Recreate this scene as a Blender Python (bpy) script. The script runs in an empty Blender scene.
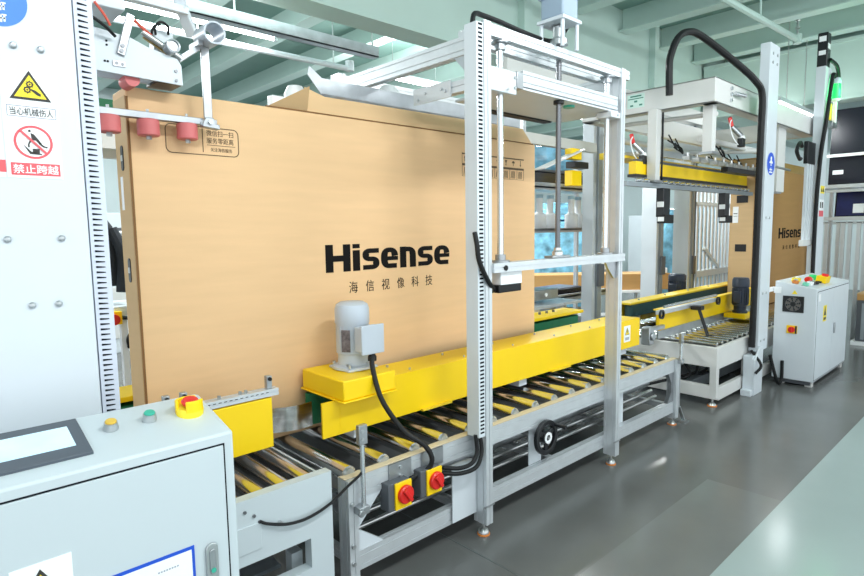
import bpy, bmesh, math, random
from mathutils import Vector, Matrix
random.seed(7)
scn = bpy.context.scene
COL = scn.collection

# ------------------------------------------------------------------ camera
cam_d = bpy.data.cameras.new('camera')
cam = bpy.data.objects.new('camera', cam_d); COL.objects.link(cam)
yaw, pit, rol = [math.radians(a) for a in (47.0237, 5.8258, -0.8519)]
f = Vector((math.cos(yaw)*math.cos(pit), math.sin(yaw)*math.cos(pit), -math.sin(pit)))
r = Vector((math.sin(yaw), -math.cos(yaw), 0)); u = r.cross(f)
r2 = r*math.cos(rol)+u*math.sin(rol); u2 = -r*math.sin(rol)+u*math.cos(rol)
cam.matrix_world = Matrix(((r2.x, u2.x, -f.x, 0), (r2.y, u2.y, -f.y, 0), (r2.z, u2.z, -f.z, 1.62), (0, 0, 0, 1)))
cam_d.sensor_width = 36; cam_d.lens = 577.76/864*36; cam_d.clip_start = 0.05; cam_d.clip_end = 100
scn.camera = cam

# ------------------------------------------------------------------ world, exposure
W = bpy.data.worlds.new('hall_light'); scn.world = W; W.use_nodes = True
bg = W.node_tree.nodes['Background']; bg.inputs[0].default_value = (.9, .965, 1, 1); bg.inputs[1].default_value = 1.15
vs = scn.view_settings; vs.view_transform = 'Standard'; vs.look = 'None'; vs.gamma = 1; vs.use_curve_mapping = False
vs.exposure = 0.6
scn.cycles.use_denoising = True
scn.cycles.max_bounces = 6; scn.cycles.caustics_reflective = False; scn.cycles.caustics_refractive = False
scn.cycles.sample_clamp_indirect = 4

# area lamps: aisle row unseen, added in place of flash; most back ones added to brighten (each gets its housing further down)
LAMPS = [(0.2, -0.2, 3.55, 16), (1.9, -0.2, 3.55, 30), (4.2, 0.1, 3.7, 26), (7.2, 0.1, 3.7, 14), (1.95, 5.0, 3.40, 46), (5.6, 6.3, 3.7, 60), (9.4, 6.3, 3.7, 70), (0.2, 7.6, 3.7, 60), (10.6, 0.2, 3.7, 14), (13.0, 6.3, 3.7, 70), (7.0, 4.9, 3.5, 60), (9.3, 2.55, 3.2, 9)]

# ------------------------------------------------------------------ materials
MATS = {}
def mat(name, col, rough=.5, metal=0., var=.04, scale=6., bump=0., emit=None, alpha=None, spec=None, stretch=None):
    m = bpy.data.materials.new(name); m.use_nodes = True
    nt = m.node_tree; b = nt.nodes['Principled BSDF']
    b.inputs['Roughness'].default_value = rough; b.inputs['Metallic'].default_value = metal
    if spec is not None: b.inputs['Specular IOR Level'].default_value = spec
    tc = nt.nodes.new('ShaderNodeTexCoord'); mp = nt.nodes.new('ShaderNodeMapping')
    nz = nt.nodes.new('ShaderNodeTexNoise'); nz.inputs['Scale'].default_value = scale; nz.inputs['Detail'].default_value = 5
    nt.links.new(tc.outputs['Object'], mp.inputs[0]); nt.links.new(mp.outputs[0], nz.inputs['Vector'])
    if stretch: mp.inputs['Scale'].default_value = stretch
    cr = nt.nodes.new('ShaderNodeValToRGB')
    cr.color_ramp.elements[0].position = .3; cr.color_ramp.elements[1].position = .7
    cr.color_ramp.elements[0].color = [max(0, c*(1-var)) for c in col]+[1]
    cr.color_ramp.elements[1].color = [min(1, c*(1+var)) for c in col]+[1]
    nt.links.new(nz.outputs['Fac'], cr.inputs[0]); nt.links.new(cr.outputs[0], b.inputs['Base Color'])
    if bump:
        bp = nt.nodes.new('ShaderNodeBump'); bp.inputs['Strength'].default_value = bump; bp.inputs['Distance'].default_value = .01
        nt.links.new(nz.outputs['Fac'], bp.inputs['Height']); nt.links.new(bp.outputs[0], b.inputs['Normal'])
    if emit:
        b.inputs['Emission Color'].default_value = (*emit[0], 1); b.inputs['Emission Strength'].default_value = emit[1]
    if alpha is not None: b.inputs['Alpha'].default_value = alpha
    MATS[name] = m
    return m
def srgb(r, g, b): return tuple(((c/255+.055)/1.055)**2.4 if c > 10 else c/255/12.92 for c in (r, g, b))

white = mat('white_paint', srgb(211, 218, 224), .38, var=.015)
cream = mat('light_grey_paint', srgb(214, 214, 212), .42, var=.02)
conwhite = mat('console_paint', srgb(198, 208, 213), .33, var=.012, scale=2)
dooredge = mat('dark_gap', srgb(26, 30, 36), .8, spec=.1)
alu = mat('anodised_aluminium', srgb(210, 215, 219), .36, .45, var=.04, scale=14)
aludark = mat('aluminium_groove', srgb(150, 158, 164), .5, .3)
steel = mat('steel', srgb(196, 198, 198), .28, .9, var=.1, scale=10)
chrome = mat('chrome', srgb(214, 214, 214), .17, 1., var=.05)
rodsteel = mat('rod_steel', srgb(215, 220, 224), .2, .8)
galv = mat('galvanised_sheet', srgb(172, 176, 180), .33, .85, var=.14, scale=9)
screwm = mat('screw_steel', srgb(120, 122, 126), .35, .8)
yellow = mat('yellow_paint', srgb(255, 211, 0), .42, var=.03, scale=3)
yellow2 = mat('yellow_paint_dusty', srgb(240, 205, 40), .45, var=.06)
green = mat('green_belt', srgb(22, 110, 72), .55, var=.1, scale=20)
dkgreen = mat('dark_green_belt', srgb(36, 70, 72), .55, var=.1, scale=20)
black = mat('black_rubber', srgb(18, 19, 21), .5, spec=.35)
blackp = mat('black_plastic', srgb(22, 24, 28), .35)
ink = mat('black_ink', srgb(20, 18, 18), .8, spec=.15)
inkbr = mat('brown_ink', srgb(92, 72, 48), .7)
red = mat('red_plastic', srgb(222, 38, 34), .3)
redroll = mat('red_urethane', srgb(206, 108, 108), .5, var=.06)
orange = mat('orange_rubber', srgb(215, 130, 60), .5)
motorgrey = mat('motor_grey', srgb(190, 198, 208), .4, var=.03)
navy = mat('motor_navy', srgb(38, 48, 66), .35)
plate = mat('nameplate', srgb(110, 100, 100), .4, .3, var=.5, scale=60)
boltm = mat('bolt_zinc', srgb(190, 194, 196), .3, .8)
signwhite = mat('sign_white', srgb(246, 248, 250), .45)
signred = mat('sign_red', srgb(226, 92, 100), .5)
signyel = mat('sign_yellow', srgb(250, 225, 50), .5)
signblk = mat('sign_black', srgb(50, 48, 46), .5)
signblue = mat('sign_blue', srgb(70, 130, 235), .5)
deepblue = mat('deep_blue', srgb(20, 80, 200), .5)
greybez = mat('bezel_grey', srgb(76, 84, 94), .4)
screenm = mat('screen_glass', srgb(150, 185, 205), .12, emit=(srgb(190, 220, 235), .55), var=.25, scale=9)
teal = mat('ceiling_deck', srgb(126, 158, 149), .6, var=.08, scale=1.2)
teal2 = mat('ceiling_steel', srgb(180, 203, 196), .5, var=.05, scale=1.5)
wallm = mat('wall_paint', srgb(222, 234, 236), .7, var=.05, scale=1)
grn = mat('green_button', srgb(60, 175, 150), .3)
lampw = mat('tube_glow', (1, 1, 1), .4, emit=((.95, 1, 1), 9))
greenlamp = mat('green_signal_lamp', srgb(20, 150, 60), .3, emit=(srgb(30, 240, 95), 1.0))
bluewrap = mat('blue_film', srgb(120, 178, 205), .22, var=.55, scale=6, bump=.9)
tvblack = mat('tv_black', srgb(18, 20, 34), .25)
tvblue = mat('tv_blue_film', srgb(16, 22, 72), .35, var=.5, scale=4)
cloth = mat('black_cloth', srgb(40, 44, 50), .9)
dkgrey = mat('dark_grey', srgb(86, 90, 96), .5)
panm = mat('pan_grey', srgb(118, 122, 126), .5, .3)
wood = mat('tan_edge_strip', srgb(214, 198, 168), .5)

def cardboard(name, col):
    m = mat(name, col, .72, var=.03, scale=3, stretch=(1, 1, 9))
    nt = m.node_tree; b = nt.nodes['Principled BSDF']
    tc = nt.nodes.new('ShaderNodeTexCoord'); wv = nt.nodes.new('ShaderNodeTexWave')
    wv.bands_direction = 'X'; wv.inputs['Scale'].default_value = 40; wv.inputs['Distortion'].default_value = .5
    nt.links.new(tc.outputs['Object'], wv.inputs['Vector'])
    bp = nt.nodes.new('ShaderNodeBump'); bp.inputs['Strength'].default_value = .05; bp.inputs['Distance'].default_value = .003
    nt.links.new(wv.outputs['Fac'], bp.inputs['Height']); nt.links.new(bp.outputs[0], b.inputs['Normal'])
    return m
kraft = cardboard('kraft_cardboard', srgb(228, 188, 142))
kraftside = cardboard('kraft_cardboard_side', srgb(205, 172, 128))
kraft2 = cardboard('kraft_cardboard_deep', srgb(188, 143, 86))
kraftedge = mat('cardboard_cut_edge', srgb(130, 92, 52), .8)
tape = mat('brown_tape', srgb(178, 140, 60), .3)

def floor_mat():
    m = mat('grey_epoxy', srgb(102, 103, 102), .2, var=.12, scale=1.4, spec=.5)
    nt = m.node_tree; b = nt.nodes['Principled BSDF']
    n2 = nt.nodes.new('ShaderNodeTexNoise'); n2.inputs['Scale'].default_value = 2.3; n2.inputs['Detail'].default_value = 6
    mr = nt.nodes.new('ShaderNodeMapRange'); mr.inputs['To Min'].default_value = .1; mr.inputs['To Max'].default_value = .34
    nt.links.new(n2.outputs['Fac'], mr.inputs['Value']); nt.links.new(mr.outputs[0], b.inputs['Roughness'])
    return m
floorm = floor_mat()
walkm = mat('pale_green_epoxy', srgb(150, 164, 163), .18, var=.03, scale=2)

# ------------------------------------------------------------------ mesh helpers
ORG = {}
SPLIT = {'floor_cable', 'rail', 'switch_bracket', 'handling_symbol', 'suction_dome', 'valve_fitting', 'standoff', 'lamp_holder', 'hanger', 'mounting_bracket', 'guide_bracket', 'cover_tab', 'cross_tube', 'inner_rail', 'yellow_inner_rail', 'air_line', 'slat', 'adjusting_rod', 'hanging_cable', 'power_cable', 'black_hose', 'red_hose', 'corner_gusset', 'side_rail', 'connector'}
class MB:
    def __init__(s): s.v = []; s.f = []; s.cut = []
    def add(s, vs, fs):
        s.cut.append((len(s.v), len(s.f))); o = len(s.v); s.v += [tuple(v) for v in vs]; s.f += [tuple(i+o for i in q) for q in fs]; return s
    def box(s, x0, x1, y0, y1, z0, z1):
        return s.add([(x, y, z) for x in (x0, x1) for y in (y0, y1) for z in (z0, z1)],
                     [(0, 1, 3, 2), (4, 6, 7, 5), (0, 4, 5, 1), (2, 3, 7, 6), (0, 2, 6, 4), (1, 5, 7, 3)])
    def bar(s, p0, p1, w, h, up=(0, 0, 1)):          # box beam between two points
        p0, p1 = Vector(p0), Vector(p1); d = (p1-p0).normalized(); up = Vector(up)
        if abs(d.dot(up)) > .99: up = Vector((0, 1, 0))
        a = d.cross(up).normalized(); b = a.cross(d)
        vs = [p+a*i*w/2+b*j*h/2 for p in (p0, p1) for i in (-1, 1) for j in (-1, 1)]
        return s.add(vs, [(0, 1, 3, 2), (4, 6, 7, 5), (0, 4, 5, 1), (2, 3, 7, 6), (0, 2, 6, 4), (1, 5, 7, 3)])
    def cyl(s, p0, p1, ra, rb=None, n=20, hole=None):
        p0, p1 = Vector(p0), Vector(p1); d = (p1-p0).normalized(); rb = ra if rb is None else rb
        up = Vector((0, 0, 1)) if abs(d.z) < .9 else Vector((1, 0, 0)); a = d.cross(up).normalized(); b = d.cross(a)
        ring = lambda p, q: [p+(a*math.cos(2*math.pi*k/n)+b*math.sin(2*math.pi*k/n))*q for k in range(n)]
        if hole:
            vs = ring(p0, ra)+ring(p1, rb)+ring(p1, hole)+ring(p0, hole)
            return s.add(vs, [(j*n+k, j*n+(k+1) % n, ((j+1) % 4)*n+(k+1) % n, ((j+1) % 4)*n+k) for j in range(4) for k in range(n)])
        fs = [(k, (k+1) % n, n+(k+1) % n, n+k) for k in range(n)]+[tuple(range(n))[::-1], tuple(range(n, 2*n))]
        return s.add(ring(p0, ra)+ring(p1, rb), fs)
    def lathe(s, prof, c, n=24, axis='Z'):            # prof: list of (radius, height)
        vs = []
        for (q, h) in prof:
            for k in range(n):
                t = 2*math.pi*k/n; x, y = q*math.cos(t), q*math.sin(t)
                vs.append((c[0]+x, c[1]+y, c[2]+h) if axis == 'Z' else (c[0]+x, c[1]-h, c[2]+y) if axis == 'Y' else (c[0]-h, c[1]+x, c[2]+y))
        m = len(prof)
        fs = [(j*n+k, j*n+(k+1) % n, (j+1)*n+(k+1) % n, (j+1)*n+k) for j in range(m-1) for k in range(n)]
        fs += [tuple(range(n))[::-1], tuple(range((m-1)*n, m*n))]
        return s.add(vs, fs)
    def prism(s, poly, plane, a, b):                  # poly in plane coords, extruded from a to b along the third axis
        t = {'XZ': lambda p, h: (p[0], h, p[1]), 'YZ': lambda p, h: (h, p[0], p[1]), 'XY': lambda p, h: (p[0], p[1], h)}[plane]
        n = len(poly)
        return s.add([t(p, a) for p in poly]+[t(p, b) for p in poly],
                     [tuple(range(n)), tuple(range(n, 2*n))[::-1]]+[(k, n+k, n+(k+1) % n, (k+1) % n) for k in range(n)])
    def tube(s, pts, q, n=8, steps=6):                # smooth tube through points (Catmull-Rom)
        P = [Vector(p) for p in pts]; Q = []
        E = [P[0]*2-P[1]]+P+[P[-1]*2-P[-2]]
        for i in range(1, len(E)-2):
            for k in range(steps):
                t = k/steps; a, b, c, d = E[i-1], E[i], E[i+1], E[i+2]
                Q.append(.5*((2*b)+(c-a)*t+(2*a-5*b+4*c-d)*t*t+(3*b-a-3*c+d)*t**3))
        Q.append(P[-1]); vs = []; up = None
        for i, p in enumerate(Q):
            d = (Q[min(i+1, len(Q)-1)]-Q[max(i-1, 0)]).normalized()
            if up is None: up = Vector((0, 0, 1)) if abs(d.z) < .9 else Vector((1, 0, 0))
            a = d.cross(up).normalized(); up = a.cross(d)
            vs += [p+(a*math.cos(2*math.pi*k/n)+up*math.sin(2*math.pi*k/n))*q for k in range(n)]
        m = len(Q)
        fs = [(j*n+k, j*n+(k+1) % n, (j+1)*n+(k+1) % n, (j+1)*n+k) for j in range(m-1) for k in range(n)]
        fs += [tuple(range(n))[::-1], tuple(range((m-1)*n, m*n))]
        return s.add(vs, fs)
    def build(s, name, m, parent=None, bevel=0., ang=35, kind=None, label=None, loc=None):
        if parent and len(s.cut) > 1 and (name in SPLIT or name.endswith('bolt')):
            ends = s.cut[1:]+[(len(s.v), len(s.f))]; out = None
            for (v0, f0), (v1, f1) in zip(s.cut, ends):
                q = MB(); q.add(s.v[v0:v1], [tuple(i-v0 for i in g_) for g_ in s.f[f0:f1]]); out = q.build(name, m, parent, bevel, ang, kind, label, loc)
            return out
        org = ORG[parent.name] if parent else Vector(loc or (0, 0, 0))
        me = bpy.data.meshes.new(name); me.from_pydata([tuple(Vector(v)-org) for v in s.v], [], s.f)
        bm = bmesh.new(); bm.from_mesh(me); bmesh.ops.recalc_face_normals(bm, faces=bm.faces); bm.to_mesh(me); bm.free()
        me.materials.append(m)
        for p in me.polygons: p.use_smooth = True
        me.set_sharp_from_angle(angle=math.radians(ang))
        o = bpy.data.objects.new(name, me); COL.objects.link(o)
        if parent: o.parent = parent
        else: o.location = org
        ORG[o.name] = org
        if bevel:
            md = o.modifiers.new('bevel', 'BEVEL'); md.width = bevel; md.segments = 2; md.limit_method = 'ANGLE'; md.angle_limit = math.radians(40)
        if kind: o['kind'] = kind
        if label: o['label'] = label
        return o
def tag(o, label, cat, group=None):
    o['label'] = label; o['category'] = cat
    if group: o['group'] = group
    return o
def thing(name, loc, label, cat, group=None):
    o = bpy.data.objects.new(name, None); COL.objects.link(o); o.location = loc; o.empty_display_size = .1
    ORG[o.name] = Vector(loc)
    return tag(o, label, cat, group)
def dup(o, d, parent=None):                           # copy with shared mesh, moved by d; copies sub-parts too
    c = o.copy(); COL.objects.link(c); c.parent = parent if parent else o.parent
    c.location = o.location+Vector(d); ORG[c.name] = ORG[o.name]+Vector(d)
    for ch in list(o.children):
        k = ch.copy(); COL.objects.link(k); k.parent = c
        for g in list(ch.children):
            q = g.copy(); COL.objects.link(q); q.parent = k
    return c
def struct(mb, name, m, **k): return mb.build(name, m, kind='structure', **k)

def tslot(w, h, g=.006, d=.0035):                      # outline of a slotted aluminium profile, one groove per 45 mm of face
    def side(L):
        n = max(1, round(L/.045)); out = []
        for i in range(n):
            c = -L/2+L*(i+.5)/n; out += [(c-g/2, 0), (c-g/2, d), (c+g/2, d), (c+g/2, 0)]
        return out
    P = []
    P.append((-w/2, -h/2)); P += [(t, -h/2+e) for t, e in side(w)]
    P.append((w/2, -h/2)); P += [(w/2-e, t) for t, e in side(h)]
    P.append((w/2, h/2)); P += [(-t, h/2-e) for t, e in side(w)]
    P.append((-w/2, h/2)); P += [(-w/2+e, -t) for t, e in side(h)]
    return P
def prof(mb, axis, a, b, c1, c2, w, h):               # slotted profile along an axis; c1, c2 = centre in the other two axes (order of XYZ)
    pl = {'X': 'YZ', 'Y': 'XZ', 'Z': 'XY'}[axis]
    return mb.prism([(p[0]+c1, p[1]+c2) for p in tslot(w, h)], pl, a, b)

def text(body, m, parent, name, box, plane='Y', at=0., offset=0., thick=.0012, label=None, font=None):
    """lettering as thin solid glyphs; box = (u0,u1,z0,z1) on the plane Y=at (facing -Y) or X=at (facing -X)"""
    cu = bpy.data.curves.new('t', 'FONT'); cu.body = body; cu.size = 1; cu.offset = offset; cu.extrude = .001; cu.resolution_u = 4
    ob = bpy.data.objects.new('t', cu); COL.objects.link(ob); bpy.context.view_layer.update()
    me = bpy.data.meshes.new_from_object(ob.evaluated_get(bpy.context.evaluated_depsgraph_get()))
    bpy.data.objects.remove(ob)
    me.name = name
    xs = [v.co.x for v in me.vertices]; ys = [v.co.y for v in me.vertices]
    if not xs: return None
    x0, x1, y0, y1 = min(xs), max(xs), min(ys), max(ys); u0, u1, z0, z1 = box; org = ORG[parent.name]
    for v in me.vertices:
        a = u0+(v.co.x-x0)/max(1e-6, x1-x0)*(u1-u0); z = z0+(v.co.y-y0)/max(1e-6, y1-y0)*(z1-z0)
        h = -thick if v.co.z > 0 else thick*.2
        p = Vector((a, at+h, z)) if plane == 'Y' else Vector((at+h, a, z)) if plane == 'X' else None
        v.co = p-org
    me.materials.clear(); me.materials.append(m)
    o = bpy.data.objects.new(name, me); COL.objects.link(o); o.parent = parent; ORG[o.name] = org
    if label: o['label'] = label
    return o
def ring2d(cx, cz, ra, rb, n=28, k=1.0):
    return [(cx+ra*k*math.cos(2*math.pi*i/n), cz+ra*math.sin(2*math.pi*i/n)) for i in range(n)]
def annulus(mb, cx, cz, ra, rb, y0, y1, n=28):
    o = [(cx+ra*math.cos(2*math.pi*i/n), cz+ra*math.sin(2*math.pi*i/n)) for i in range(n)]
    q = [(cx+rb*math.cos(2*math.pi*i/n), cz+rb*math.sin(2*math.pi*i/n)) for i in range(n)]
    vs = [(p[0], y, p[1]) for y in (y0, y1) for L in (o, q) for p in L]
    fs = []
    for i in range(n):
        j = (i+1) % n
        fs += [(i, j, n+j, n+i), (2*n+i, 3*n+i, 3*n+j, 2*n+j), (i, 2*n+i, 2*n+j, j), (n+i, n+j, 3*n+j, 3*n+i)]
    return mb.add(vs, fs)
def bolt(mb, p, d, q=.009, h=.007):
    p = Vector(p); d = Vector(d); return mb.cyl(p, p+d*h, q, q*.9, n=6)
def frame_rect(mb, x0, x1, z0, z1, w, ya, yb):
    mb.box(x0, x1, ya, yb, z0, z0+w); mb.box(x0, x1, ya, yb, z1-w, z1); mb.box(x0, x0+w, ya, yb, z0+w, z1-w); return mb.box(x1-w, x1, ya, yb, z0+w, z1-w)

#=SETTING
# ------------------------------------------------------------------ the hall
fl = struct(MB().box(-4, 18, -4, 14, -.1, 0), 'floor', floorm)
MB().box(-4, 3.7, .985, 1.41, 0, .0015).build('lighter_strip', mat('grey_epoxy_lighter', srgb(111, 113, 112), .17, var=.08, scale=1.6), fl)  # strip slightly lighter than the floor around it
MB().box(2.02, 2.025, .99, 3.2, 0, .0008).build('floor_joint', mat('floor_seam', srgb(88, 96, 98), .4), fl)
struct(MB().box(-4, 18, -4, .985, 0, .003), 'floor_walkway', walkm)
struct(MB().box(-4, 18, 13, 13.2, 0, 4.6), 'wall_back', wallm)
struct(MB().box(17, 17.2, -4, 13, 0, 4.6), 'wall_right', wallm)
# ceiling deck with its steel: joists run across, girders along and across
ce = struct(MB().box(-4, 18, -4, 13, 4.5, 4.6), 'ceiling', teal)
for xj in [6.24-1.13*k for k in range(0, 9)]+[7.37, 8.5, 9.63, 10.9, 12.1, 13.3, 14.5]:
    a, b = xj, xj+.1
    for (ya, yb) in ((-4, 4.12), (4.42, 13)):
        m = MB(); m.box(a-.05, b+.05, ya, yb, 4.2, 4.22); m.box(a+.035, b-.035, ya, yb, 4.22, 4.5)
        m.build('joist', teal2, ce)
g = MB(); g.box(-4, 18, 4.124, 4.41, 3.43, 3.45); g.box(-4, 18, 4.14, 4.40, 3.45, 4.5)
g.build('girder', teal2, ce)
g = MB(); g.box(10.0, 10.35, -4, 4.1, 3.36, 3.4); g.box(10.02, 10.33, -4, 4.1, 3.4, 4.2); g.box(10.0, 10.35, -4, 4.1, 4.15, 4.2)
g.build('cross_girder', teal2, ce)
for xc in (5.2, 8.2): MB().box(xc, xc+.12, 4.05, 4.14, 3.6, 4.5).build('girder_stiffener', teal2, ce)

def luminaire(x, y, z, watt, label):
    t = thing('ceiling_lamp', (x, y, z), label, 'ceiling light')
    L = .8
    MB().box(x-L, x+L, y-.055, y+.055, z, z+.05).build('housing', white, t, .004)
    MB().cyl((x-L+.03, y, z-.022), (x+L-.03, y, z-.022), .016).build('tube', lampw, t)
    m = MB()
    for e in (-1, 1): m.box(x+e*(L-.02)-.014, x+e*(L-.02)+.014, y-.02, y+.02, z-.04, z)
    m.build('lamp_holder', white, t)
    m = MB()
    for e in (-1, 1): m.cyl((x+e*.4, y, z+.05), (x+e*.4, y, 4.5), .006)
    m.build('hanger', steel, t)
    ld = bpy.data.lights.new('tube_light', 'AREA'); ld.shape = 'RECTANGLE'; ld.size = 1.15; ld.size_y = .16; ld.energy = watt; ld.color = (.95, .985, 1)
    lo = bpy.data.objects.new('tube_light', ld); COL.objects.link(lo); lo.parent = t; lo.location = (0, 0, -.05)
    for e in (-1, 1):                                 # the bare tube also shines out sideways and up
        l2 = bpy.data.lights.new('tube_side_light', 'AREA'); l2.shape = 'RECTANGLE'; l2.size = 1.15; l2.size_y = .05; l2.energy = watt*.7; l2.color = (.95, .985, 1)
        o2 = bpy.data.objects.new('tube_side_light', l2); COL.objects.link(o2); o2.parent = t; o2.location = (0, e*.075, -.0); o2.rotation_euler = (e*math.radians(115), 0, 0)
places = ['added unseen over the aisle in front of the control console', 'added unseen over the aisle in front of the belt cover', 'added unseen over the pale green walkway by the press gantry', 'added unseen over the walkway beside the control cabinet', 'glowing above the left end of the big carton, behind the girder', 'added behind the press gantry over the blue wrapped stack', 'added far back over the lifting machine', 'added over the far left back bay', 'added unseen over the walkway near the television rack', 'added farthest right at the back', 'added behind the lifting machine above the long flat carton', 'hanging low beyond the right column beside the green signal']
for (x, y, z, e), pl in zip(LAMPS, places): luminaire(x, y, z, e, 'white fluorescent batten lamp '+pl)

# services under the ceiling in the far bay
t = thing('cable_tray', (2.2, 4.75, 3.3), 'long grey cable tray hanging parallel to the girder above the carton', 'cable tray')
m = MB(); m.box(.2, 3.64, 4.62, 4.72, 3.3, 3.31); m.box(.2, 3.64, 4.62, 4.63, 3.3, 3.4); m.box(.2, 3.64, 4.71, 4.72, 3.3, 3.4); m.build('trough', galv, t)
m = MB()
for xx in (.8, 2.2, 3.6): m.cyl((xx, 4.67, 3.35), (xx, 4.67, 4.5), .008)
m.build('hanger', steel, t)
t = thing('fire_pipe', (2.5, 5.2, 3.32), 'white pipe with downturned end running under the far ceiling behind the lamp', 'pipe')
MB().tube([(-1, 5.2, 3.32), (1, 5.2, 3.32), (2.6, 5.2, 3.32), (3.7, 5.2, 3.32)], .03).build('run', white, t)
MB().cyl((3.7, 5.2, 3.3), (3.7, 5.2, 3.4), .045).build('end_cap', white, t)
m = MB()
for xx in (.6, 2.1, 3.5): m.cyl((xx, 5.2, 3.34), (xx, 5.2, 4.5), .007)
m.build('hanger', steel, t)
t = thing('sprinkler_pipe', (7, 2.6, 3.95), 'grey sprinkler pipe crossing under the joists above the cable loop', 'pipe')
P0, P1 = Vector((3.8, 2.55, 3.9)), Vector((8.45, 2.33, 3.9))
MB().tube([P0, P0.lerp(P1, .5), P1], .035).build('run', teal2, t)
m = MB(); m.cyl(P1+Vector((0, 0, -.05)), P1+Vector((0, 0, .06)), .05); m.build('elbow', teal2, t)
m = MB(); m.lathe([(.012, .05), (.012, .12), (.028, .13), (.028, .15), (.012, .16), (.012, .22), (.03, .225), (.03, .235)], P1); m.build('sprinkler_head', steel, t)
m = MB()
for k in (.25, .75): q = P0.lerp(P1, k); m.cyl(q, (q.x, q.y, 4.5), .012)
m.build('hanger', teal2, t)
#=CARTON
def stroke(mb, pts, wx, wz, y0, y1):
    """flat pen stroke through 2-D points; wx = thickness of upright strokes, wz = of level strokes"""
    n = len(pts); L, R = [], []
    for i in range(n):
        a, b = pts[max(i-1, 0)], pts[min(i+1, n-1)]; d = Vector((b[0]-a[0], b[1]-a[1])).normalized()
        L.append((pts[i][0]-d.y*wx/2, pts[i][1]+d.x*wz/2)); R.append((pts[i][0]+d.y*wx/2, pts[i][1]-d.x*wz/2))
    vs = [(p[0], y, p[1]) for y in (y0, y1) for q in (L, R) for p in q]; fs = []
    for i in range(n-1):
        fs += [(i, i+1, n+i+1, n+i), (2*n+i, 3*n+i, 3*n+i+1, 2*n+i+1), (i, 2*n+i, 2*n+i+1, i+1), (n+i, n+i+1, 3*n+i+1, 3*n+i)]
    fs += [(0, n, 3*n, 2*n), (n-1, 3*n-1, 4*n-1, 2*n-1)]
    return mb.add(vs, fs)
def wordmark(par, x0, x1, z0, z1, yf):
    Wd, Hh = x1-x0, z1-z0; X = lambda t: x0+Wd*t; y0, y1 = yf-.0015, yf+.0004
    sx, sz, xh = .052*Wd, .205*Hh, .83
    def arc(cx, cz, rx, rz, a0, a1, n=9, p=2.7):
        out = []
        for k in range(n+1):
            t = math.radians(a0+(a1-a0)*k/n); c, s_ = math.cos(t), math.sin(t)
            out.append((cx+rx*math.copysign(abs(c)**(2/p), c), cz+rz*math.copysign(abs(s_)**(2/p), s_)))
        return out
    def frame(a, b):                                  # centre-line box of a lower case letter
        return X(a)+sx/2, X(b)-sx/2, z0+sz/2, z0+xh*Hh-sz/2
    def put(m): m.build('wordmark_letter', ink, par)
    a, b = .0, .173
    m = MB(); m.prism([(X(a), z0), (X(a)+sx, z0), (X(a)+sx, z0+.38*Hh), (X(b)-sx, z0+.38*Hh), (X(b)-sx, z0), (X(b), z0), (X(b), z1), (X(b)-sx, z1), (X(b)-sx, z0+.60*Hh), (X(a)+sx, z0+.60*Hh), (X(a)+sx, z1), (X(a), z1)], 'XZ', y0, y1); put(m)
    a, b = .186, .25
    m = MB(); m.box(X(a)+.004*Wd, X(a)+.004*Wd+sx, y0, y1, z0, z0+xh*Hh-.06*Hh); m.box(X(a)+.004*Wd, X(a)+.004*Wd+sx, y0, y1, z0+.84*Hh, z1); m.build('wordmark_letter', ink, par)
    for a, b in ((.26, .39), (.707, .843)):          # s
        l, r_, b_, t_ = frame(a, b); mz = (b_+t_)/2; h = (t_-b_)/4; w = (r_-l)/2; cx = (l+r_)/2
        P = [(X(b)-.004*Wd, t_)]+arc(cx, mz+h, w, h, 80, 180)+arc(cx, mz+h, w, h, 180, 265)[1:]+arc(cx, mz-h, w, h, 95, 0)[0:]+arc(cx, mz-h, w, h, 0, -80)[1:]+[(X(a)+.004*Wd, b_)]
        m = MB(); stroke(m, P, sx*.95, sz*.86, y0, y1); put(m)
    for a, b in ((.402, .54), (.855, 1.0)):          # e
        l, r_, b_, t_ = frame(a, b); mz = (b_+t_)/2; cx = (l+r_)/2; w = (r_-l)/2; h = (t_-b_)/2
        P = arc(cx, mz, w, h, 8, 180, 14)+arc(cx, mz, w, h, 180, 278, 10)[1:]+[(X(b)-.012*Wd, b_)]
        m = MB(); stroke(m, P, sx, sz*.9, y0, y1); m.box(l, X(b)-.002*Wd, y0-.0003, y1-.0001, mz-.095*Hh, mz+.06*Hh); put(m)
    a, b = .556, .69                                 # n
    l, r_, b_, t_ = frame(a, b); cx = (l+r_)/2; w = (r_-l)/2; h = (t_-b_)*.45
    m = MB(); m.box(X(a), X(a)+sx, y0, y1, z0, z0+xh*Hh); stroke(m, [(X(a)+sx*.5, t_)]+arc(cx, t_-h, w, h, 92, 0, 9)+[(r_, z0)], sx, sz*.9, y0-.0003, y1-.0001); put(m)
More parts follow.
